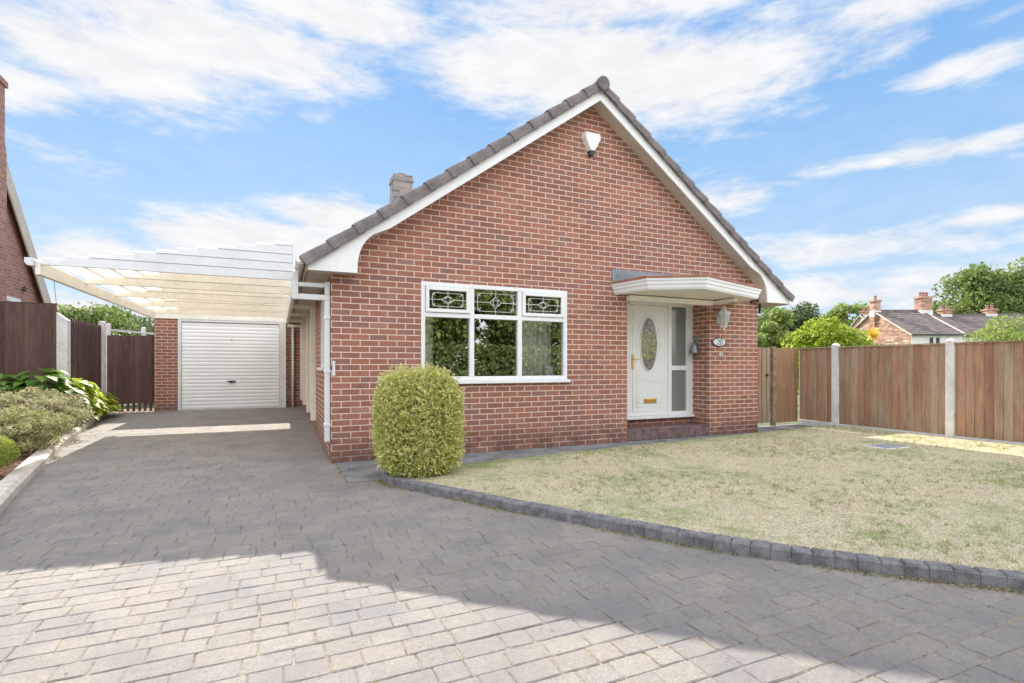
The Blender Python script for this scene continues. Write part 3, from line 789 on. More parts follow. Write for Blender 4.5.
# porch: frame, door, side light, step, ceiling
DF = MB(); fx0, fx1 = REC[0], REC[1]; fa, fb = 6.985, 7.05
DF.box(fx0, 5.27, fa+.02, fb, .295, 2.262); DF.box(5.215, 5.27, fa, fa+.02, .345, 2.2); DF.box(6.085, 6.165, fa, fb, .345, 2.2); DF.box(6.50, fx1-.002, fa, fb, .345, 2.2)
DF.box(5.27, fx1-.002, fa, fb, 2.2, 2.26); DF.box(5.0, fx1-.002, fa-.05, fb, .297, .345); DF.box(6.165, 6.50, fa+.001, fb, 1.105, 1.185); DF.box(6.165, 6.50, fa+.001, fb, .345, .40)
DFo = obj('door_frame', DF, 'upvc', H, bevel=.005)
for za, zb in ((.40, 1.105), (1.185, 2.2)):
    s = MB(); s.box(6.165, 6.50, fa+.03, fa+.036, za, zb); obj('pane', s, 'obscure_glass', DFo)
dr = MB(); dr.box(5.274, 6.081, fa+.008, fb-.01, .349, 2.196)
DR = obj('front_door', dr, 'upvc', H, bevel=.004)
dx0, dx1 = 5.274, 6.081; ocx, ocz, orx, orz = 5.675, 1.545, .165, .44
def ring(cx, cz, rx, rz, r, y, n=36, a0=0, a1=2*math.pi): return MB().tube([(cx+math.cos(t_)*rx, y, cz+math.sin(t_)*rz) for t_ in np.linspace(a0, a1, n)], r, 6)
s = MB(); s.prism([(ocx+math.cos(t_)*orx, fa+.004, ocz+math.sin(t_)*orz) for t_ in np.linspace(0, 2*math.pi, 40)[:-1]], (0, .01, 0)); obj('oval_glass', s, 'stained_glass', DR)
obj('oval_bead', ring(ocx, ocz, orx+.012, orz+.012, .014, fa+.006), 'upvc', DR, smooth=True)
mld = ring(ocx, ocz, orx+.075, orz+.065, .007, fa+.008, 24, -.15, math.pi+.15)
lx0, lx1 = 5.42, 5.99
mld.tube([(lx0, fa+.008, .50), (lx1, fa+.008, .50), (lx1, fa+.008, .92)], .007, 6)
mld.tube([(lx0, fa+.008, .50), (lx0, fa+.008, 1.0)]+[(lx0+(lx1-lx0)*k/10, fa+.008, 1.0-.075*math.sin(math.pi*k/20)-.02*k/10) for k in range(11)]+[(lx1, fa+.008, .92)], .007, 6)
mld.tube([(5.345, fa+.008, .42), (6.02, fa+.008, .42), (6.02, fa+.008, 2.12), (5.345, fa+.008, 2.12), (5.345, fa+.008, .42)], .005, 6)
mld.tube([(lx0+.04, fa+.008, .55), (lx1-.04, fa+.008, .55), (lx1-.04, fa+.008, .86)]+[(lx1-.04-(lx1-lx0-.08)*k/10, fa+.008, .86+.06*math.cos(math.pi*(10-k)/20)) for k in range(11)]+[(lx0+.04, fa+.008, .55)], .005, 6)
obj('moulding', mld, 'upvc', DR, smooth=True)
s = MB(); s.box(5.575, 5.835, fa-.006, fa+.008, .555, .635); obj('letterbox', s, 'brass', DR, bevel=.006)
s = MB(); s.box(5.60, 5.81, fa-.010, fa-.006, .575, .615); obj('letter_flap', s, 'brass', DR, bevel=.002)
s = MB(); s.box(5.325, 5.36, fa-.004, fa+.008, 1.13, 1.38); s.tube([(5.342, fa-.004, 1.30), (5.342, fa-.045, 1.30), (5.36, fa-.052, 1.30), (5.44, fa-.050, 1.295)], .010, 8); obj('handle', s, 'brass', DR)
s = MB(); s.box(REC[0], REC[1], 6.614, fa+.04, -.02, .17)
st = obj('step', s, 'step_tile', H, bevel=.01)
s = MB()
for k in range(11):
    xa = REC[0]+.006+k*.1535; s.box(xa, xa+.147, 6.604, 6.616, .012, .158)
for k in range(11):
    xa = REC[0]+.006+k*.1535; s.box(xa, xa+.147, 6.606, fa-.06, .166, .177)
obj('step_tiles', s, 'step_tile', H, bevel=.003)
s = MB(); s.box(REC[0], REC[1], 6.62, fa+.04, 2.235, 2.262); obj('porch_ceiling', s, 'cream_paint', H)
s = MB(); s.box(REC[0]-.02, REC[1]-.02, 6.50, 6.606, 2.19, 2.27); s.box(REC[1]-.02, REC[1]+.20, 6.50, 6.606, 2.215, 2.27); s.box(REC[1]+.0, REC[1]+.10, 6.1, 6.5, 2.215, 2.262); obj('porch_beam', s, 'cream_trim', H, bevel=.004)

# canopy over the door
def off(poly, d):
    c = Vector((sum(p[0] for p in poly)/len(poly), 6.6)); out = []
    for p in poly:
        v = Vector(p)-c; L = v.length; out.append((c.x+v.x*(1+d/L), c.y+v.y*(1+d/L) if p[1] < 6.6 else p[1]))
    return out
PL = [(4.72, 6.608), (4.84, 5.97), (5.52, 5.57), (7.14, 6.07), (7.24, 6.608)]
cf = MB()
lev = [(2.272, -.0), (2.300, .02), (2.345, .028), (2.350, .045), (2.395, .052), (2.400, .068), (2.430, .075)]
for (za, oa), (zb, ob) in zip(lev, lev[1:]):
    A_, B_ = off(PL, oa), off(PL, ob)
    for k in range(4): cf.poly([(*A_[k], za), (*A_[k+1], za), (*B_[k+1], zb), (*B_[k], zb)], .5)
A_ = off(PL, 0)
B_ = off(PL, -.03)
for k in range(4): cf.poly([(*B_[k], 2.272), (*B_[k+1], 2.272), (*A_[k+1], 2.272), (*A_[k], 2.272)], .5)
for k in range(4): cf.poly([(*B_[k+1], 2.272), (*B_[k], 2.272), (*B_[k], 2.43), (*B_[k+1], 2.43)], .5)
CN = obj('canopy', cf, 'upvc', H)
s = MB(); T = off(PL, .085); s.prism([(x, y, 2.431) for x, y in T], (0, 0, .036)); obj('tile_edge', s, 'terracotta', CN, bevel=.005)
s = MB(); T = off(PL, .05); n = len(T)
s.faces([(x, y, 2.46) for x, y in T]+[(4.75, 6.607, 2.60), (7.2, 6.607, 2.60)], [(0, 1, 5), (1, 2, 5), (2, 3, 6, 5), (3, 4, 6)]); obj('canopy_roof', s, 'lead', CN)
s = MB(); s.box(4.66, 7.28, 6.59, 6.608, 2.43, 2.665); obj('flashing', s, 'lead', CN)
s = MB(); s.prism([(x, y, 2.285) for x, y in off(PL, -.02)], (0, 0, .012)); obj('canopy_soffit', s, 'cream_paint', CN)

# chimney on the far part of the roof
c = MB(); c.box(2.42, 2.86, 11.95, 12.4, 3.6, 5.46); c.box(2.40, 2.88, 11.93, 12.42, 5.46, 5.53); c.box(2.42, 2.86, 11.95, 12.4, 5.53, 5.60); CH = obj('chimney', c, 'chimney_brick', H)
c = MB(); c.lathe((2.64, 12.17, 5.60), [(.11, 0), (.10, .05), (.11, .07), (.09, .07)], 14); obj('chimney_pot', c, 'pot', CH, smooth=False)

# things fixed to the front wall
ab = thing('alarm_box', (4.22, 6.61, 4.5), 'white tapered alarm box with black tip high under the gable peak', 'alarm box')
c = MB(); ax, az_ = 4.275, 4.39
c.faces([(ax-.15, 6.609, az_+.27), (ax+.15, 6.609, az_+.27), (ax+.055, 6.609, az_), (ax-.055, 6.609, az_), (ax-.12, 6.52, az_+.255), (ax+.12, 6.52, az_+.255), (ax+.035, 6.535, az_), (ax-.035, 6.535, az_), (ax-.165, 6.609, az_+.19), (ax+.165, 6.609, az_+.19), (ax-.13, 6.525, az_+.18), (ax+.13, 6.525, az_+.18)],
        [(0, 1, 5, 4), (4, 5, 11, 10), (10, 11, 6, 7), (0, 4, 10, 8), (8, 10, 7, 3), (5, 1, 9, 11), (11, 9, 2, 6), (3, 7, 6, 2)]); obj('cover', c, 'upvc', ab, bevel=.008)
c = MB(); c.prism([(ax-.05, 6.609, az_-.002), (ax+.05, 6.609, az_-.002), (ax+.02, 6.609, az_-.075), (ax-.04, 6.609, az_-.075)], (0, -.06, 0)); obj('strobe_lens', c, 'black_plastic', ab, bevel=.006)

lt = thing('wall_lantern', (6.84, 6.61, 1.8), 'white ornate lantern hanging on the brick pier right of the front door', 'lantern')
c = MB(); lx, ly = 6.84, 6.48
c.box(lx-.04, lx+.04, 6.585, 6.609, 1.90, 2.06); c.tube([(lx, 6.6, 2.02), (lx, 6.55, 2.10), (lx, 6.50, 2.19), (lx, 6.48, 2.17), (lx, ly, 2.14)], .009, 8); obj('bracket', c, 'upvc_trim', lt, bevel=.004)
c = MB(); c.lathe((lx, ly, 1.84), [(.045, 0), (.085, .20), (.085, .205), (.045, .01)], 6); obj('lantern_glazing', c, 'lantern_glass', lt)
c = MB(); c.lathe((lx, ly, 2.045), [(.11, 0), (.112, .012), (.075, .055), (.04, .075), (.035, .10), (.012, .115), (.014, .135), (.004, .15)], 6); obj('cap', c, 'upvc_trim', lt)
c = MB(); c.lathe((lx, ly, 1.775), [(.006, 0), (.018, .02), (.010, .03), (.035, .045), (.055, .065), (.045, .07)], 6)
for k in range(6):
    a = 2*math.pi*k/6; c.tube([(lx+math.cos(a)*.046, ly+math.sin(a)*.046, 1.84), (lx+math.cos(a)*.088, ly+math.sin(a)*.088, 2.047)], .005, 5)
obj('cage', c, 'upvc_trim', lt)

pl = thing('house_number_plaque', (6.85, 6.61, 1.5), 'oval white and grey house number plaque below the lantern', 'plaque')
c = MB(); c.prism([(6.85+math.cos(t_)*(.155+.02*math.cos(4*t_)), 6.609, 1.585+math.sin(t_)*.085) for t_ in np.linspace(0, 2*math.pi, 33)[:-1]], (0, -.015, 0)); obj('plate', c, 'iron', pl, bevel=.004)
c = MB(); c.prism([(6.85+math.cos(t_)*.135, 6.594, 1.587+math.sin(t_)*.062) for t_ in np.linspace(0, 2*math.pi, 33)[:-1]], (0, -.006, 0)); obj('enamel', c, 'upvc_trim', pl, bevel=.002)
def digit(ch, cx, cz, h):
    seg = {'2': [[(-.3, .3), (-.2, .47), (.05, .5), (.28, .35), (.2, .1), (-.3, -.5), (.32, -.5)]], '0': [[(math.cos(a)*.3, math.sin(a)*.5) for a in np.linspace(0, 2*math.pi, 14)]]}[ch]
    mb = MB()
    for s_ in seg: mb.tube([(cx+p[0]*h, 6.586, cz+p[1]*h) for p in s_], .0055, 5)
    return mb
obj('numeral', digit('2', 6.82, 1.587, .085), 'black_plastic', pl); obj('numeral', digit('0', 6.885, 1.587, .085), 'black_plastic', pl)
db = thing('doorbell', (6.90, 6.61, 1.34), 'small white doorbell push with dark button below the number plaque', 'doorbell')
c = MB(); c.prism([(6.90+math.cos(t_)*.045, 6.609, 1.38+math.sin(t_)*.03) for t_ in np.linspace(0, 2*math.pi, 17)[:-1]], (0, -.014, 0)); obj('plate', c, 'upvc_trim', db, bevel=.003)
c = MB(); c.prism([(6.905+math.cos(t_)*.015, 6.595, 1.383+math.sin(t_)*.015) for t_ in np.linspace(0, 2*math.pi, 13)[:-1]], (0, -.006, 0)); obj('button', c, 'black_plastic', db)
wb = thing('wall_bell', (6.6, 6.87, 1.35), 'grey metal hanging bell on the side of the porch pier', 'bell')
c = MB(); c.box(6.622, 6.634, 6.84, 6.90, 1.55, 1.72); c.tube([(6.625, 6.87, 1.70), (6.57, 6.87, 1.69), (6.545, 6.87, 1.64), (6.55, 6.87, 1.60)], .007, 6); obj('bracket', c, 'grey_metal', wb, bevel=.003)
c = MB(); c.lathe((6.552, 6.87, 1.40), [(.085, 0), (.08, .02), (.062, .07), (.05, .13), (.03, .17), (.008, .19)], 16); obj('bell_body', c, 'grey_metal', wb, smooth=True)
c = MB(); c.lathe((6.552, 6.87, 1.34), [(.006, 0), (.016, .015), (.006, .03), (.004, .07)], 8); obj('clapper', c, 'grey_metal', wb)

# ------------------------------------------------------------------ garage
gy = 14.4; G = thing('garage', (-1.0, gy, .13), 'flat roofed brick garage with white up and over door at the end of the drive', 'garage')
c = MB(); c.box(-2.62, -2.15, gy, gy+.3, -.05, 2.30); obj('wall', c, 'brick', G)
c = MB(); c.box(.12, .583, gy, gy+.3, -.05, 2.30); obj('wall', c, 'brick', G)
c = MB(); c.box(-2.62, -2.4, gy+.3, gy+6, -.05, 2.30); c.box(-2.4, .58, gy+5.8, gy+6, -.05, 2.3); obj('wall', c, 'brick', G)
c = MB(); c.box(-2.66, .583, gy-.045, gy-.002, 2.29, 2.56); obj('fascia', c, 'cream_paint', G, bevel=.004)
c = MB(); c.box(-2.66, .583, gy+.0, gy+6.05, 2.50, 2.60); obj('roof', c, 'lead', G)
c = MB(); c.box(-2.15, -2.08, gy-.03, gy+.08, .10, 2.29); c.box(.03, .12, gy-.06, gy+.08, .10, 2.29); c.box(-2.08, .03, gy-.03, gy+.08, 2.235, 2.29); obj('door_frame', c, 'upvc_trim', G, bevel=.004)
c = MB(); n = 24; z0_, z1_ = .15, 2.225
prof = []
for k in range(n):
    a = z0_+(z1_-z0_)*k/n; hgt = (z1_-z0_)/n
    prof += [(gy+.022, a), (gy+.014, a+hgt*.15), (gy+.011, a+hgt*.5), (gy+.014, a+hgt*.84), (gy+.023, a+hgt*.93)]
prof += [(gy+.03, z1_), (gy+.06, z1_), (gy+.06, z0_)]
c.prism([(-2.075, y_, z_) for y_, z_ in prof][::-1], (2.10, 0, 0)); GD = obj('garage_door', c, 'garage_white', G)
c = MB(); c.box(-1.12, -.94, gy-.03, gy-.012, .79, .82); c.lathe((-1.03, gy-.0, .79), [(.03, -.02), (.035, .02)], 10); c.tube([(-1.03, gy+.02, .80), (-1.03, gy-.03, .80)], .018, 10); obj('handle', c, 'black_plastic', GD)
c = MB(); c.tube([(-1.03, gy+.02, 1.83), (-1.03, gy-.002, 1.83)], .018, 10); obj('lock', c, 'grey_metal', GD)
c = MB(); c.box(-2.08, .03, gy-.0, gy+.05, .105, .145); obj('threshold', c, 'concrete', G)

# ------------------------------------------------------------------ carport
CX0, CX1 = -2.38, .175; CF = 7.34
CP = thing('carport', (-1.1, CF, 0), 'cream and white lean-to carport with clad wedge fronts and translucent stepped roof', 'carport')
def ctop(x): return 2.365+(x-CX0)/(CX1-CX0)*.455
NS = 12
def wedge(y, thick, boards=4):
    """horizontal boards between the level bottom edge and the stepped roof line"""
    mb = MB(); bh = .112
    for b in range(5):
        za, zb = 2.30+b*bh, 2.30+(b+1)*bh-.004
        # clip by the stepped roof line
        pts = []
        for k in range(NS):
            xa, xb = CX0+(CX1-CX0)*k/NS, CX0+(CX1-CX0)*(k+1)/NS; t_ = ctop(xa+.02)
            if t_ > za+.004: mb.faces([(xa, y, za), (xb, y, za), (xb, y+.007, min(zb, t_)), (xa, y+.007, min(zb, t_)), (xa, y+thick, za), (xb, y+thick, za), (xb, y+thick, min(zb, t_)), (xa, y+thick, min(zb, t_))],
                                      [(0, 1, 2, 3), (5, 4, 7, 6), (3, 2, 6, 7), (1, 0, 4, 5), (0, 3, 7, 4), (2, 1, 5, 6)], .5)
    return mb
obj('front_gable', wedge(CF, .045), 'upvc_trim', CP)
c = MB(); c.box(CX1+.001, CX1+.035, CF-.012, CF+.06, 2.285, 2.845); obj('corner_trim', c, 'upvc', CP, bevel=.004)
for y_ in (8.80, 10.22, 11.62, 13.08): obj('cross_panel', wedge(y_, .05), 'cream_paint', CP)
rs = MB()
for k in range(NS):
    xa, xb = CX0+(CX1-CX0)*k/NS, CX0+(CX1-CX0)*(k+1)/NS; t_ = ctop(xa+.02)+.004
    rs.box(xa, xb+.012, CF+.004, 13.13, t_, t_+.006); 
RS = obj('roof', rs, 'roof_sheet', CP)
c = MB()
for k in range(1, NS):
    xa = CX0+(CX1-CX0)*k/NS; t_ = ctop(xa+.02); c.box(xa, xa+.010, CF+.06, 13.07, t_-.018, t_-.002)
obj('glazing_bar', c, 'cream_trim', CP)
c = MB(); c.box(CX0-.045, CX0+.0, CF-.01, 13.14, 2.185, 2.335); obj('eaves_beam', c, 'cream_paint', CP, bevel=.004)
c = MB(); c.prism([(CX0-.047, CF-.05, 2.36), (CX0-.125, CF-.05, 2.36), (CX0-.125, CF-.05, 2.31), (CX0-.10, CF-.05, 2.275), (CX0-.047, CF-.05, 2.275)][::-1], (0, 5.85, 0)); obj('gutter', c, 'upvc_trim', CP, bevel=.004)
c = MB(); c.box(CX1+.0, CX1+.05, CF+.06, 13.1, 2.16, 2.30); obj('wall_beam', c, 'cream_paint', CP, bevel=.004)
for y_ in (9.3, 10.7, 12.35, 13.9):
    c = MB(); c.box(.50, .584, y_, y_+.07, gz(y_)+.22, 2.285); po = obj('post', c, 'cream_trim', CP, bevel=.004)
    c = MB(); c.box(.22, .50, y_+.005, y_+.065, 2.14, 2.20); obj('bracket', c, 'cream_trim', po, bevel=.003)
c = MB(); c.box(.12, .19, 14.30, 14.345, gz(14.3), 2.29); obj('post', c, 'cream_trim', CP, bevel=.004)
c = MB(); c.tube([(.35, 14.33, .12), (.35, 14.33, 1.0), (.35, 14.33, 2.2)], .032, 10); dq = obj('downpipe', c, 'upvc_trim', CP, smooth=True)

# ------------------------------------------------------------------ fences
def boards_x(mb, xa, xb, y, z0, z1, bw=.125, face=-1, jit=.004):
    x = xa
    while x < xb-.01:
        x2 = min(x+bw*rng.uniform(.94, 1.04), xb); r = rng.random(); dz_ = rng.uniform(-jit, jit)
        mb.faces([(x, y, z0), (x2, y, z0), (x2, y, z1+dz_), (x, y, z1+dz_), (x, y+face*.018, z0), (x2-.006, y+face*.006, z0), (x2-.004, y+face*.006, z1+dz_), (x, y+face*.018, z1+dz_)],
                 [(4, 5, 6, 7), (1, 0, 3, 2), (0, 4, 7, 3), (5, 1, 2, 6), (3, 7, 6, 2), (0, 1, 5, 4)], r)
        x = x2-.002
def boards_y(mb, ya, yb, x, z0, z1, bw=.125, face=-1, jit=.004, cols=None):
    t_ = MB(); boards_x(t_, ya, yb, 0, z0, z1, bw, face, jit)
    t_.v = [(x+p[1], p[0], p[2]) for p in t_.v]
    t_.f = [f[::-1] for f in t_.f]; i = len(mb.v); mb.v += t_.v; mb.f += [tuple(q+i for q in f) for f in t_.f]; mb.a += t_.a
def cpost(parent, x, y, z1, w=.105, z0=-.1, mat='concrete'):
    c = MB(); h = w/2
    c.box(x-h, x+h, y-h, y+h, z0, z1-.035); c.faces([(x-h, y-h, z1-.035), (x+h, y-h, z1-.035), (x+h, y+h, z1-.035), (x-h, y+h, z1-.035), (x-h*.4, y-h*.4, z1), (x+h*.4, y-h*.4, z1), (x+h*.4, y+h*.4, z1), (x-h*.4, y+h*.4, z1)],
             [(0, 1, 5, 4), (1, 2, 6, 5), (2, 3, 7, 6), (3, 0, 4, 7), (4, 5, 6, 7)])
    return obj('post', c, mat, parent, bevel=.006)
FX = 9.67
FR = thing('board_fence', (FX, 4.6, 0), 'weathered brown vertical board fence with pale concrete posts along the lawn', 'fence')
py = [6.45, 4.60, 2.75, .90, -.95]
for y_ in py: cpost(FR, FX, y_, 1.615)
panels = [(6.51, 7.22, .03)]+[(b+.055, a-.055, .02) for a, b in zip(py, py[1:])]
for ya, yb, zb in panels:
    c = MB(); boards_y(c, ya, yb, FX, zb+.07, 1.525, .118, -1, .006); pn = obj('panel', c, 'fence_board', FR)
    c = MB(); c.box(FX+.001, FX+.03, ya, yb, 1.35, 1.42); obj('rail', c, 'fence_board', pn); c = MB(); c.box(FX+.001, FX+.03, ya, yb, .4, .47); obj('rail', c, 'fence_board', pn)
    c = MB(); c.box(FX-.035, FX+.012, ya, yb, 1.527, 1.548); obj('capping', c, 'fence_board', pn)
    c = MB(); c.box(FX-.012, FX+.03, ya, yb, -.05, zb+.065); obj('gravel_board', c, 'concrete', pn)
GA = thing('side_gate', (8.6, 7.22, 0), 'brown boarded side gate and light infill panel between bungalow and fence', 'gate')
c = MB(); boards_x(c, 7.83, 8.80, 7.20, .07, 1.54, .13); gl_ = obj('gate_leaf', c, 'fence_board', GA)
c = MB(); c.lathe((8.70, 7.17, .98), [(.022, 0), (.03, .02), (.022, .05)], 10); obj('latch', c, 'iron', gl_)
c = MB(); c.box(8.84, 8.92, 7.15, 7.23, 0, 1.56); obj('gate_post', c, 'old_wood', GA, bevel=.005)
c = MB(); boards_x(c, 8.93, 9.60, 7.20, .06, 1.54, .6); obj('infill_panel', c, 'gate_board', GA)

# left boundary
FL = thing('dark_fence', (-3.62, 13, 0), 'dark brown stained fence with white concrete posts on the left of the drive', 'fence')
c = MB(); boards_x(c, -8.2, -3.68, 12.05, .1, 2.30, .14); pn = obj('panel', c, 'dark_board', FL)
c = MB(); c.box(-8.2, -3.68, 12.06, 12.1, 2.302, 2.325); obj('capping', c, 'dark_board', pn)
p_ = MB(); p_.box(-3.68, -3.52, 12.03, 12.20, .05, 2.02); p_.faces([(-3.68, 12.03, 2.02), (-3.52, 12.03, 2.02), (-3.52, 12.20, 2.02), (-3.68, 12.20, 2.02), (-3.68, 12.03, 2.16), (-3.68, 12.20, 2.16)], [(0, 1, 4), (1, 2, 5, 4), (2, 3, 5), (3, 0, 4, 5)])
obj('post', p_, 'concrete', FL, bevel=.006)
for ya, yb in ((12.21, 14.33),):
    c = MB(); boards_y(c, ya, yb, -3.60, .1, 2.08, .14, 1); pn = obj('panel', c, 'dark_board', FL)
cpost(FL, -3.60, 14.40, 2.19, .11)
GL = thing('back_gate', (-3.1, 14.5, .1), 'dark brown boarded gate beside the garage with slatted gap at its foot', 'gate')
c = MB(); boards_x(c, -3.53, -2.64, 14.5, .31, 1.88, .11); gt_ = obj('gate_leaf', c, 'dark_board', GL)
c = MB()
for k in range(8): c.box(-3.50+k*.11, -3.45+k*.11, 14.51, 14.53, .13, .33)
obj('slats', c, 'dark_board', GL)
FN = thing('lattice_fence', (-4, 18, 0), 'far neighbour fence with white concrete posts seen above the gate', 'fence')
for k in range(5):
    cpost(FN, -4.6+k*.62+.0, 19.0+k*1.3, 2.45, .12, 0)
for k in range(4):
    a = Vector((-4.6+k*.62, 19.0+k*1.3, 0)); b = Vector((-4.6+(k+1)*.62, 19.0+(k+1)*1.3, 0))
    c = MB(); c.bar(a+Vector((0, 0, 1.05)), b+Vector((0, 0, 1.05)), .03, 2.1); pn = obj('panel', c, 'leafy' if False else 'dark_board', FN)
    c = MB(); c.bar(a+Vector((0, 0, 2.26)), b+Vector((0, 0, 2.26)), .04, .06)
    obj('rail', c, 'concrete', pn)

# ------------------------------------------------------------------ plants
def leaf_mesh(C, N, size, aspect=1.8, jitter=.8, curl=.25):
    """one kite-shaped leaf per centre C, facing roughly along N"""
    m = len(C); N = N+NR.normal(0, jitter, (m, 3)); N /= np.linalg.norm(N, axis=1)[:, None]+1e-9
    T = NR.normal(0, 1, (m, 3)); T -= N*(T*N).sum(1)[:, None]; T /= np.linalg.norm(T, axis=1)[:, None]+1e-9
    B = np.cross(N, T); s = (size*NR.uniform(.6, 1.3, m))[:, None]
    V = np.empty((m, 4, 3)); V[:, 0] = C-T*s*.5; V[:, 1] = C+B*s*.5/aspect+N*s*curl*.4; V[:, 2] = C+T*s*.5-N*s*curl*.3; V[:, 3] = C-B*s*.5/aspect+N*s*curl*.4
    return V.reshape(-1, 3), np.arange(m*4).reshape(-1, 4)


def blob_pts(n, c, r, power=2.0, shell=.25, lump=.1, freq=3.0, zmin=None, seed=0):
    """points near the surface of a lumpy superellipsoid"""
    d = NR.normal(0, 1, (n, 3)); d /= np.linalg.norm(d, axis=1)[:, None]
    k = (np.abs(d)**power).sum(1)**(-1/power)
    ph = NR.uniform(0, 6.28, 6) if seed == 0 else np.random.default_rng(seed).uniform(0, 6.28, 6)
    l = sum(np.sin(freq*(i*.5+1)*d[:, i % 3]+ph[i])*np.cos(freq*(i*.4+1)*d[:, (i+1) % 3]+ph[-i-1]) for i in range(5))/5
    rad = k*(1+lump*l*2)*(1-shell*NR.random(n)**1.7)
    P = d*rad[:, None]*np.array(r)+np.array(c)
    if zmin is not None:
        q = P[:, 2] > zmin; P, d = P[q], d[q]
    return P, d/np.array(r)


def shrub(name, loc, r, n, size, mat, label, cat='shrub', freq=3.5, spiky=False, power=2.0, shell=.3, lump=.12, aspect=1.8, group=None, stems=6, jitter=.8, seed=3, up=.0, zc=None):
    zc = loc[2]+r[2]*.95 if zc is None else zc
    t_ = thing(name, loc, label, cat, group)
    P, N = blob_pts(n, (loc[0], loc[1], zc), r, power, shell, lump, freq, loc[2]+.01, seed)
    N = N/np.linalg.norm(N, axis=1)[:, None]; N[:, 2] += up
    if spiky:
        q = NR.random(len(N)) < .6; N[q] = np.cross(N[q], NR.normal(0, 1, (int(q.sum()), 3)))*1.5
    V, F = leaf_mesh(P, N, size, aspect, jitter); fast_obj('foliage', V, F, NR.random(len(F)), mat, t_)
    s = MB()
    for k in range(stems):
        a = k*6.28/stems+.4; s.tube([(loc[0]+math.cos(a)*.04, loc[1]+math.sin(a)*.04, loc[2]-.02), (loc[0]+math.cos(a)*r[0]*.45, loc[1]+math.sin(a)*r[1]*.45, zc), (loc[0]+math.cos(a+.3)*r[0]*.75, loc[1]+math.sin(a+.3)*r[1]*.75, zc+r[2]*.5)], [.02, .012, .005], 6)
    obj('stem', s, 'bark', t_)
    return t_


# clipped golden bush on the lawn corner
bx, by = 1.355, 5.42
gb = shrub('clipped_bush', (bx, by, .04), (.43, .43, .555), 27000, .050, 'leaf_golden', 'dense clipped golden green bush shaped like a barrel on the lawn corner', 'bush', 13, True, 3.4, .26, .035, 3.2, jitter=.7, up=.25, zc=.575)
P, N = blob_pts(1300, (bx, by, .58), (.435, .435, .565), 3.4, .05, .05, 5, .15); N = N/np.linalg.norm(N, axis=1)[:, None]
tips = P[NR.random(len(P)) < .8]
tn = (tips-np.array((bx, by, .5))); tn /= np.linalg.norm(tn, axis=1)[:, None]; tt = np.repeat(tips, 7, 0)+np.repeat(tn, 7, 0)*NR.uniform(-.03, .05, (len(tips)*7, 1))+NR.normal(0, .007, (len(tips)*7, 3)); V, F = leaf_mesh(tt, np.cross(np.repeat(tn, 7, 0), NR.normal(0, 1, (len(tt), 3))), .034, 3.2, .25)
fast_obj('shoot_tips', V, F, .5+.5*NR.random(len(F)), 'leaf_golden', gb)

# shrubs in the left bed
shrub('heather_shrub', (-3.33, 10.1, .12), (.50, .85, .34), 12000, .055, 'leaf_grey', 'low grey green shrub with brownish tips below the broad leaved plants', group='low shrubs in the flower bed', lump=.42, jitter=1.2, up=.7, aspect=2.6)
shrub('heather_shrub', (-4.1, 9.9, .12), (.70, .85, .38), 12000, .055, 'leaf_grey', 'grey green spreading shrub against the picture edge behind the olive one', group='low shrubs in the flower bed', lump=.42, jitter=1.2, up=.7, aspect=2.6, seed=5)
shrub('heather_shrub', (-3.08, 8.45, .11), (.48, .78, .26), 11000, .050, 'leaf_olive', 'olive and straw coloured low shrub overhanging the kerb nearest the drive', group='low shrubs in the flower bed', lump=.45, jitter=1.2, up=.7, aspect=2.6, seed=8)
shrub('heather_shrub', (-3.75, 8.3, .11), (.60, .75, .28), 11000, .050, 'leaf_olive', 'olive shrub at the left picture edge above the yellow green dwarf conifer', group='low shrubs in the flower bed', lump=.45, jitter=1.2, up=.7, aspect=2.6, seed=9)
shrub('dwarf_conifer', (-2.78, 6.8, .10), (.36, .42, .22), 18000, .026, 'leaf_conifer', 'small rounded yellow green dwarf conifer at the left picture edge', 'conifer', lump=.12, jitter=.9, up=.4, aspect=3.2)


def leafy(loc, r, n, size, mat, label, name='hosta_plant', group='broad leaved plants by the fence', rim=0):
    t_ = thing(name, loc, label, 'plant', group); mb = MB()
    for k in range(n):
        a = rng.uniform(0, 6.28); q = math.sqrt(rng.random()); cx, cy = loc[0]+math.cos(a)*q*r[0], loc[1]+math.sin(a)*q*r[1]
        h = loc[2]+r[2]*(1-.75*q*q)*rng.uniform(.55, 1.0); L = size*rng.uniform(.7, 1.25); w_ = L*rng.uniform(.26, .36); yaw = a+rng.uniform(-.9, .9); c_, s_ = math.cos(yaw), math.sin(yaw)
        rows_ = []; sg = 5
        for i in range(sg+1):
            u = i/sg; wd = w_*math.sin(math.pi*min(1, u*.93+.07))**.8*(1 if u < 1 else .02); dz_ = .25*L*u-.55*L*u*u
            for sgn, fold in ((-1, .22), (0, 0), (1, .22)):
                rows_.append((cx+c_*L*u-s_*wd*sgn, cy+s_*L*u+c_*wd*sgn, h+dz_+fold*wd))
        mb.faces(rows_, [(i*3+j_, i*3+j_+1, (i+1)*3+j_+1, (i+1)*3+j_) for i in range(sg) for j_ in (0, 1)], rng.random())
    obj('leaves', mb, mat, t_, smooth=True)
    s = MB()
    for k in range(14):
        a = k*.45; s.tube([(loc[0], loc[1], loc[2]-.02), (loc[0]+math.cos(a)*r[0]*.4, loc[1]+math.sin(a)*r[1]*.4, loc[2]+r[2]*.6)], .006, 5)
    obj('stalks', s, mat, t_)


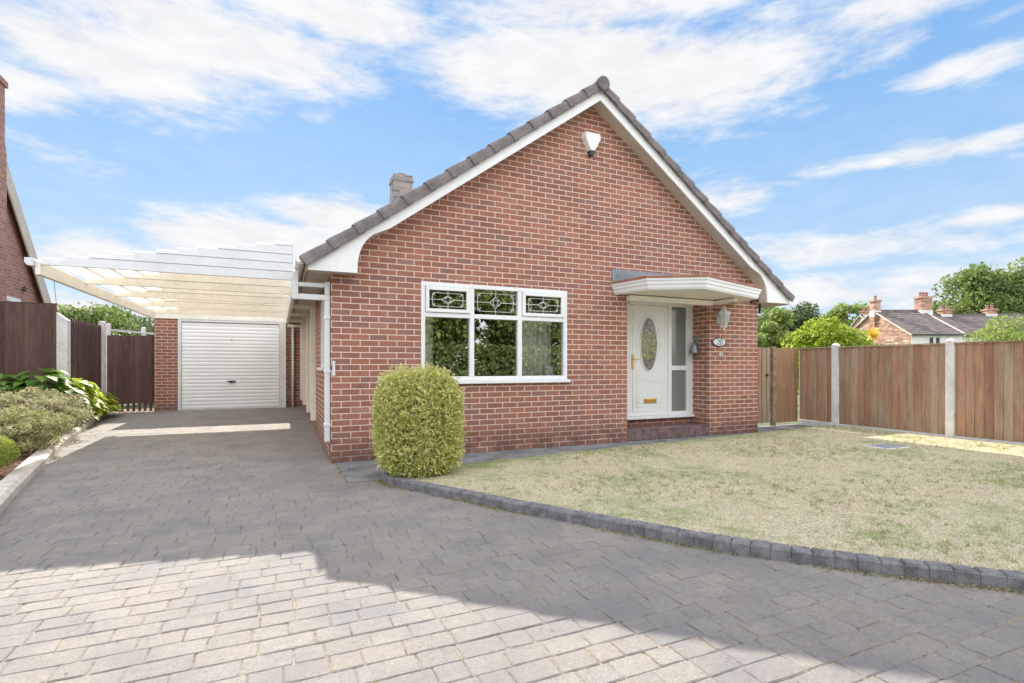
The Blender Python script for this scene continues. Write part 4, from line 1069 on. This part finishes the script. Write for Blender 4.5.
leafy((-4.25, 11.2, .13), (.65, .5, 1.05), 300, .26, 'leaf_hosta', 'mid green broad leaved plant in front of the dark fence, leftmost of its clump')
leafy((-3.62, 11.3, .13), (.45, .55, 1.02), 300, .25, 'leaf_hosta', 'mid green broad leaved plant in the middle of the clump below the white post')
leafy((-3.40, 12.1, .13), (.24, .60, .86), 280, .24, 'leaf_lime', 'lime yellow broad leaved plant glowing in the sun before the brown fence')
leafy((-3.32, 13.1, .14), (.18, .55, .50), 150, .22, 'leaf_lime', 'lime leaved plant at the far end of the bed near the back gate')
leafy((-4.9, 11.4, .13), (.5, .4, .95), 160, .24, 'leaf_hosta', 'tall green leafy plant at the foot of the dark front fence panel')
hy = shrub('hydrangea', (-4.45, 11.0, .13), (.42, .42, .50), 5000, .10, 'leaf_hosta', 'green hydrangea with pale blue flower heads at the left picture edge', 'hydrangea', lump=.1, aspect=1.6)
for k, (hx, hy_, hz) in enumerate(((-4.10, 10.72, .84), (-4.4, 10.6, .72), (-4.5, 10.7, .95))):
    P, N = blob_pts(420, (hx, hy_, hz), (.085, .085, .065), 2, .25, .05); V, F = leaf_mesh(P, N, .035, 1.1, .5); fast_obj('flower_head', V, F, NR.random(len(F)), 'petal', hy)

# litter of small dry leaves on bed and drive
m = 4500; X = NR.uniform(-4, -.6, m); Y = NR.uniform(1, 13, m); k = np.array([interp(KL, y)-.55 < x < interp(KL, y)-.1 for x, y in zip(X, Y)])
C = np.c_[X, Y, np.array([gz(y)+.09 for y in Y])][k]
m2 = 110; C2 = np.c_[NR.uniform(-1.8, 2.4, m2), NR.uniform(1.2, 9, m2), np.full(m2, .006)]; C2[:, 2] += [gz(y) for y in C2[:, 1]]
C2 = C2[[interp(KL, y)+.05 < x < right_limit(y)-.1 for x, y in C2[:, :2]]]
V, F = leaf_mesh(C, np.tile((0, 0, 1.), (len(C), 1)), .05, 2, .3); V2, F2 = leaf_mesh(C2, np.tile((0, 0, 1.), (len(C2), 1)), .014, 2, .12)
tag(fast_obj('fallen_leaves', np.r_[V, V2], np.r_[F, F2+len(V)], NR.random(len(F)+len(F2)), 'dead_leaf'), kind='stuff')

# weeds and moss tufts where drive meets the edging
m = 5200; i = NR.integers(0, len(KR)-3, m); t_ = NR.random(m); Pk = np.array(KR); base = Pk[i]*(1-t_[:, None])+Pk[i+1]*t_[:, None]
base = base-np.c_[NR.exponential(.018, m)+.004, NR.exponential(.012, m)]; kk = NR.random(m) < .5+.5*np.sin(base[:, 1]*5)
C = np.c_[base, np.full(m, .006)][kk]; V, F = leaf_mesh(C, np.tile((0, -.3, 1.), (len(C), 1)), .016, 2.4, .8)
tag(fast_obj('moss', V, F, NR.random(len(F)), 'moss_leaf'), kind='stuff')

# drain cover in the lawn
dc = thing('drain_cover', (7.75, 4.45, .055), 'flat grey drain cover set into the lawn', 'drain cover')
c = MB(); c.box(7.50, 7.98, 4.26, 4.62, .03, .064); obj('frame', c, 'concrete', dc, bevel=.004)
c = MB(); c.box(7.53, 7.95, 4.29, 4.59, .05, .068); obj('lid', c, 'lead', dc, bevel=.003)

# ------------------------------------------------------------------ trees
def tree(name, loc, h, cr, n, size, mat, label, nclump=26, trunk=.2, group=None, flat=.8, seed=1, z0f=.28, cat='tree'):
    rr = np.random.default_rng(seed); t_ = thing(name, loc, label, cat, group); loc = Vector(loc)
    base = h*z0f; cz = (h+base)/2; rz = (h-base)/2
    Cs = []
    for k in range(nclump):
        d = rr.normal(0, 1, 3); d /= np.linalg.norm(d); q = rr.uniform(.25, .86)
        Cs.append((loc.x+d[0]*cr*q, loc.y+d[1]*cr*q, loc.z+cz+d[2]*rz*q, rr.uniform(.24, .42)))
    VV, FF = [], []; per = n//nclump; off_ = 0
    for cx, cy, czz, f in Cs:
        P, N = blob_pts(per, (cx, cy, czz), (cr*f, cr*f, min(rz, cr)*f*flat), 2, .6, .22, 4); V, F = leaf_mesh(P, N, size, 1.5, .9); VV.append(V); FF.append(F+off_); off_ += len(V)
    V = np.concatenate(VV); F = np.concatenate(FF); fast_obj('crown', V, F, NR.random(len(F)), mat, t_)
    s = MB(); s.tube([loc, loc+Vector((.03*h*.3, 0, base)), loc+Vector((0, .02*h, cz)), loc+Vector((0, 0, h*.85))], [trunk, trunk*.75, trunk*.4, trunk*.1], 8); obj('trunk', s, 'bark', t_, smooth=True)
    s = MB()
    for cx, cy, czz, f in Cs[:14]:
        a = loc+Vector((0, 0, base+(czz-loc.z-base)*.35)); b = Vector((cx, cy, czz)); s.tube([a, (a+b)/2+Vector((0, 0, -.04*h)), b], [trunk*.35, trunk*.2, trunk*.07], 6)
    obj('limb', s, 'bark', t_, smooth=True); return t_


CS, CC = math.sin(YAW), math.cos(YAW)
def atz(px, z, zz=0.): t_ = (px-512)/518.5; return (z*(CS+CC*t_), z*(CC-CS*t_), zz)
def hgt(py, z): return EYE+(366-py)*z/518.5
TG = 'garden trees behind the right fence'
tree('leafy_tree', atz(771, 17), hgt(303, 17), 1.05, 9000, .13, 'leaf_light', 'light green tree just right of the bungalow above the side gate', 24, .1, TG, seed=2, z0f=.05)
tree('dark_tree', atz(790, 27), hgt(296, 27), 1.7, 9000, .17, 'leaf_dark', 'dark green tree behind the light one beside the bungalow roof', 24, .15, TG, seed=3, z0f=.1)
tree('dark_tree', atz(762, 30), hgt(298, 30), 1.8, 7000, .18, 'leaf_mid', 'mid green tree half hidden by the bungalow eaves', 20, .15, TG, seed=13, z0f=.1)
shrub('laurel_bush', atz(826, 13.2), (1.02, .9, 1.05), 9000, .12, 'leaf_bright', 'large bright yellow green bush rising over the fence', 'bush', lump=.18, shell=.4, aspect=1.7, zc=1.28, group=TG, up=.5)
shrub('hedge_bush', atz(1012, 16), (1.35, 1.0, 1.3), 9000, .10, 'leaf_light', 'pale green bushy hedge behind the fence at the right picture edge', 'bush', lump=.2, shell=.4, zc=1.32, group=TG)
shrub('hedge_bush', atz(1075, 16), (1.4, 1.0, 1.3), 7000, .10, 'leaf_light', 'pale green hedge bush continuing beyond the right picture edge', 'bush', lump=.2, shell=.4, zc=1.25, group=TG, seed=6)
shrub('garden_shrub', atz(885, 14), (.55, .5, .75), 2500, .09, 'leaf_mid', 'low dark shrub peeping over the fence under the yellow sun', 'shrub', lump=.3, shell=.5, zc=.98, group=TG)
tree('broad_tree', atz(985, 66), hgt(266, 66), 6.0, 26000, .42, 'leaf_mid', 'tall broad green tree towering behind the terraced roofs', 46, .5, 'distant trees', seed=4, z0f=.12)
tree('broad_tree', atz(1040, 64), hgt(258, 64), 6.2, 20000, .42, 'leaf_mid', 'tall green tree cut off by the right picture edge', 40, .5, 'distant trees', seed=14, z0f=.12)
tree('distant_tree', atz(948, 75), hgt(294, 75), 4.0, 7000, .45, 'leaf_light', 'lighter green tree between the orange chimney and the tall tree', 20, .3, 'distant trees', seed=5, z0f=.1)
tree('distant_tree', atz(848, 80), hgt(299, 80), 4.2, 8000, .45, 'leaf_light', 'small distant tree behind the chimneys left of the brick gable', 22, .3, 'distant trees', seed=6, z0f=.1)
tree('distant_tree', atz(803, 85), hgt(308, 85), 5.0, 6000, .5, 'leaf_mid', 'far green tree low on the skyline left of the laurel bush', 20, .3, 'distant trees', seed=7, z0f=.1)
TL = 'trees behind the carport'
tree('hedgerow_tree', atz(75, 27), hgt(296, 27), 2.6, 12000, .17, 'leaf_mid', 'green and yellowish tree behind the dark fence beside the neighbour gable', 30, .2, TL, seed=8, z0f=.05)
tree('hedgerow_tree', atz(118, 31), hgt(300, 31), 2.8, 12000, .18, 'leaf_dark', 'dark green tree above the back gate left of the garage', 30, .2, TL, seed=9, z0f=.05)
tree('hedgerow_tree', atz(150, 34), hgt(303, 34), 2.8, 9000, .19, 'leaf_dark', 'dark green tree directly behind the garage corner', 26, .2, TL, seed=10, z0f=.05)
tree('hedgerow_tree', atz(42, 33), hgt(300, 33), 2.6, 9000, .19, 'leaf_light', 'light green tree showing at the foot of the neighbour bargeboard', 26, .2, TL, seed=15, z0f=.05)
# trees across the road, which the window reflects
for k, (x, y, hh_, rr_, mt) in enumerate(((-9, -15, 6, 3.3, 'leaf_mid'), (-3.5, -16, 7.5, 3.6, 'leaf_mid'), (2.5, -15, 7, 3.6, 'leaf_light'), (8.5, -16, 7.5, 3.7, 'leaf_light'), (14, -15.5, 6.5, 3.4, 'leaf_mid'), (20, -16, 7, 3.5, 'leaf_dark'))):
    tree('street_tree', (x, y, -.05), hh_*1.3, rr_, 16000, .34, mt, ['mid green tree across the road, mirrored at the far left', 'dark tree across the road, mirrored in the left pane', 'mid green tree across the road, mirrored in the middle pane', 'light tree across the road, mirrored in the right pane', 'mid green tree across the road facing the front door', 'dark tree across the road, farthest right'][k], 46, .22, 'trees across the road', seed=20+k, z0f=.04)

hd = thing('hedge', (5, -12.9, -.05), 'long green hedge across the road that the window mirrors', 'hedge')
P = np.c_[NR.uniform(-16, 26, 30000), -12.9+NR.uniform(-.5, .5, 30000), NR.uniform(0, 2.3, 30000)]; V, F = leaf_mesh(P, np.tile((0, 1., .3), (30000, 1)), .22, 1.4, .9); fast_obj('foliage', V, F, NR.random(len(F)), 'leaf_mid', hd)

# ------------------------------------------------------------------ neighbouring house on the left
NX = -5.5
NH = thing('neighbour_house', (NX, 13.5, 0), 'steep gabled brick house rising behind the dark fence at the left edge', 'house')
ew, ea = 17.1, 2.75; rdg = 13.4; sl = 1.14
w = MB(); rz_ = ea+(ew-rdg)*sl
w.prism([(NX, ew, -.1), (NX, ew, ea), (NX, rdg, rz_), (NX, 2*rdg-ew, ea), (NX, 2*rdg-ew, -.1)], (-8, 0, 0)); obj('wall', w, 'neighbour_brick', NH)
w = MB()
for sg in (1, -1):
    f = (lambda y: y) if sg > 0 else (lambda y: 2*rdg-y)
    w.prism([(NX+.12, f(ew+.25), ea-.30+.10), (NX+.12, f(rdg), rz_+.10), (NX+.12, f(rdg), rz_+.22), (NX+.12, f(ew+.25), ea-.30+.22)], (-8.3, 0, 0))
obj('roof', w, 'old_tile', NH)
w = MB()
for sg in (1, -1):
    f = (lambda y: y) if sg > 0 else (lambda y: 2*rdg-y)
    w.prism([(NX+.12, f(ew+.27), ea-.32-.38), (NX+.12, f(rdg), rz_-.30), (NX+.12, f(rdg), rz_+.19), (NX+.12, f(ew+.27), ea-.32+.17)], (.03, 0, 0))
obj('bargeboard', w, 'soffit', NH)
w = MB(); w.box(NX-8, NX+.12, ew+.12, ew+.24, ea-.42, ea-.30); obj('gutter', w, 'upvc_trim', NH)
w = MB(); w.box(NX-.6, NX+.30, 12.85, 14.32, -.1, 5.6); w.prism([(NX+.30, 12.85, 5.6), (NX+.30, 14.32, 5.6), (NX+.30, 14.24, 5.9), (NX+.30, 13.0, 5.9)], (-.9, 0, 0)); w.box(NX-.6, NX+.30, 13.0, 14.24, 5.9, 7.0); w.box(NX-.64, NX+.34, 12.96, 14.28, 7.0, 7.12); obj('chimney', w, 'neighbour_brick', NH)
w = MB(); w.box(NX+.002, NX+.05, 14.45, 15.55, 1.6, 2.62); w.box(NX+.002, NX+.09, 14.4, 15.6, 2.62, 2.72); WW = obj('window', w, 'upvc', NH, bevel=.005)
w = MB(); w.box(NX+.05, NX+.056, 14.52, 15.48, 1.68, 2.55); obj('pane', w, 'obscure_glass', WW)
w = MB(); w.tube([(NX+.16, 17.25, 3.6), (NX+.20, 17.5, 2.2), (NX+.25, 17.6, 1.2)], .006, 5); obj('aerial_cable', w, 'black_plastic', NH)
w = MB(); w.tube([(NX+.03, 15.9, 3.0), (NX+.07, 15.9, 3.0)], .06, 10); obj('vent', w, 'iron', NH)

# ------------------------------------------------------------------ terraced houses beyond the right fence
def place(o, px, z, rz=-YAW): o.location = atz(px, z); o.rotation_euler = (0, 0, rz)
def lobj(name, mb, mat, parent): return obj(name, mb, mat, parent, local=True)
def terrace(label, px, z, L, D, eaves, ridge, chims, wallmat='old_brick', front='render_white', rz=-YAW):
    t_ = thing('terraced_house', (0, 0, 0), label, 'house', 'old terraced houses in the distance'); place(t_, px, z, rz)
    w = MB(); w.prism([(0, 0, -.5), (0, 0, eaves), (0, D/2, ridge), (0, D, eaves), (0, D, -.5)], (L, 0, 0)); lobj('wall', w, wallmat, t_)
    w = MB(); w.box(.0, L, -.02, -.001, -.5, eaves); lobj('front_wall', w, front, t_)
    w = MB(); s_ = (ridge-eaves)/(D/2)
    n = 12
    for sg in (0, 1):
        for k in range(n):
            ya, yb = -.25+(D/2+.25)*k/n, -.25+(D/2+.25)*(k+1)/n; za, zb = eaves+s_*ya+.14, eaves+s_*yb+.10
            q = [(-.08, ya, za), (L+.08, ya, za), (L+.08, yb, zb), (-.08, yb, zb)]; q2 = [(-.08, ya, za-.06), (L+.08, ya, za-.06), (L+.08, ya, za), (-.08, ya, za)]
            q3 = [(-.08, ya, za-.1), (-.08, ya, za), (-.08, yb, zb), (-.08, yb, zb-.1)]
            if sg: q, q2, q3 = [[(p[0], D-p[1], p[2]) for p in qq][::-1] for qq in (q, q2, q3)]
            w.poly(q); w.poly(q2); w.poly(q3)
    ro = lobj('roof', w, 'old_tile', t_)
    w = MB(); w.bar((-.1, -.2, eaves-.1), (-.1, D/2, ridge+.08), .12, .1, up=(0, 0, 1)); lobj('verge', w, 'kerb_stone', ro); w = MB(); w.bar((-.1, D+.2, eaves-.1), (-.1, D/2, ridge+.08), .12, .1); lobj('verge', w, 'kerb_stone', ro); w = MB(); w.bar((L+.05, -.2, eaves+.05), (L+.05, D/2, ridge+.2), .14, .08); lobj('verge', w, 'kerb_stone', ro)
    w = MB(); w.box(0, L, D/2-.12, D/2+.12, ridge+.05, ridge+.2); lobj('ridge', w, 'old_tile', t_)
    w = MB(); w.box(0, L, -.36, -.25, eaves-.12, eaves-.02); lobj('gutter', w, 'black_plastic', t_)
    for cx, cy, cw, cd, ct, np_ in chims:
        w = MB(); w.box(cx-cw/2, cx+cw/2, cy-cd/2, cy+cd/2, ridge-1.2, ct); w.box(cx-cw/2-.08, cx+cw/2+.08, cy-cd/2-.08, cy+cd/2+.08, ct, ct+.18); ch = lobj('chimney', w, 'old_chimney', ro)
        w = MB(); w.box(cx-cw/2-.03, cx+cw/2+.03, cy-cd/2-.03, cy+cd/2+.03, ridge-.5, ridge+.1); lobj('lead_apron', w, 'concrete', ch)
        for k in range(np_):
            w = MB(); ox = cx if np_ == 1 else cx-cw/2+.2+(cw-.4)*k/(np_-1); w.lathe((ox, cy, ct+.18), [(.13, 0), (.11, .3), (.15, .34), (.13, .42)], 10); lobj('chimney_pot', w, 'pot', ch)
    return t_


mat_brick('old_chimney', [(0, (.30, .16, .12)), (.5, (.43, .25, .18)), (1, (.52, .34, .26))], (.45, .36, .30), world_co=False, bw=.45, bh=.15, base_dirt=False)
h1 = terrace('terraced house with exposed brick gable and white lean wall behind the fence', 911, 45, 4.4, 9.2, 3.95, 6.35, [(.12, 4.6, .62, .6, 7.3, 1), (4.55, 4.4, 1.0, .9, 7.6, 3)])
for xx in (1.6, 2.15):
    w = MB(); w.box(xx, xx+.3, -.05, -.021, 3.05, 3.65); lobj('window', w, 'black_plastic', h1)
terrace('long terraced house with brown roof running behind the first one', 938, 51, 14, 8.5, 4.2, 6.5, [(3.3, 4.2, .9, .8, 7.0, 2), (7.6, 4.2, .9, .8, 6.95, 2)], rz=-YAW-.12)
terrace('far grey roofed terrace with two chimneys left of the brick gable', 838, 82, 6, 8, 4.6, 7.3, [(-.4, 4, 1.4, .9, 9.2, 2), (3.2, 4, 1.3, .9, 9.0, 2)])
terrace('farthest terrace showing only its slate ridge and pots behind the gable chimney', 878, 60, 5, 6, 5.2, 7.25, [(1.2, 3, 2.0, .5, 7.7, 4)])
# yellow sun ornament on a stake in the next garden
sx_, sy_, _ = atz(874, 11.5); sz_ = hgt(334, 11.5)
so2 = thing('sun_ornament', (sx_, sy_, 0), 'yellow sun shaped garden ornament showing above the fence before the brick gable', 'ornament')
mb = MB(); cr_ = Vector((CC, -CS, 0)); up_ = Vector((0, 0, 1)); c0 = Vector((sx_, sy_, sz_)); pts = []
for k in range(32):
    a = 2*math.pi*k/32; r_ = (.24 if k % 8 == 0 else .20) if k % 2 == 0 else .09
    if k % 4 == 2: r_ = .15
    pts.append(c0+cr_*math.sin(a)*r_+up_*math.cos(a)*r_)
mb.prism(pts, (CS*.02, CC*.02, 0)); obj('rays', mb, 'yellow_paint', so2)
mb = MB(); mb.lathe((sx_-.01, sy_-.02, sz_-.0), [(.005, -.07), (.05, -.05), (.07, 0), (.05, .05), (.005, .07)], 14); obj('face_disc', mb, 'yellow_paint', so2, smooth=True)
mb = MB(); mb.tube([(sx_+.02, sy_+.03, 0), (sx_+.02, sy_+.03, sz_-.05)], .012, 6); obj('stake', mb, 'iron', so2)
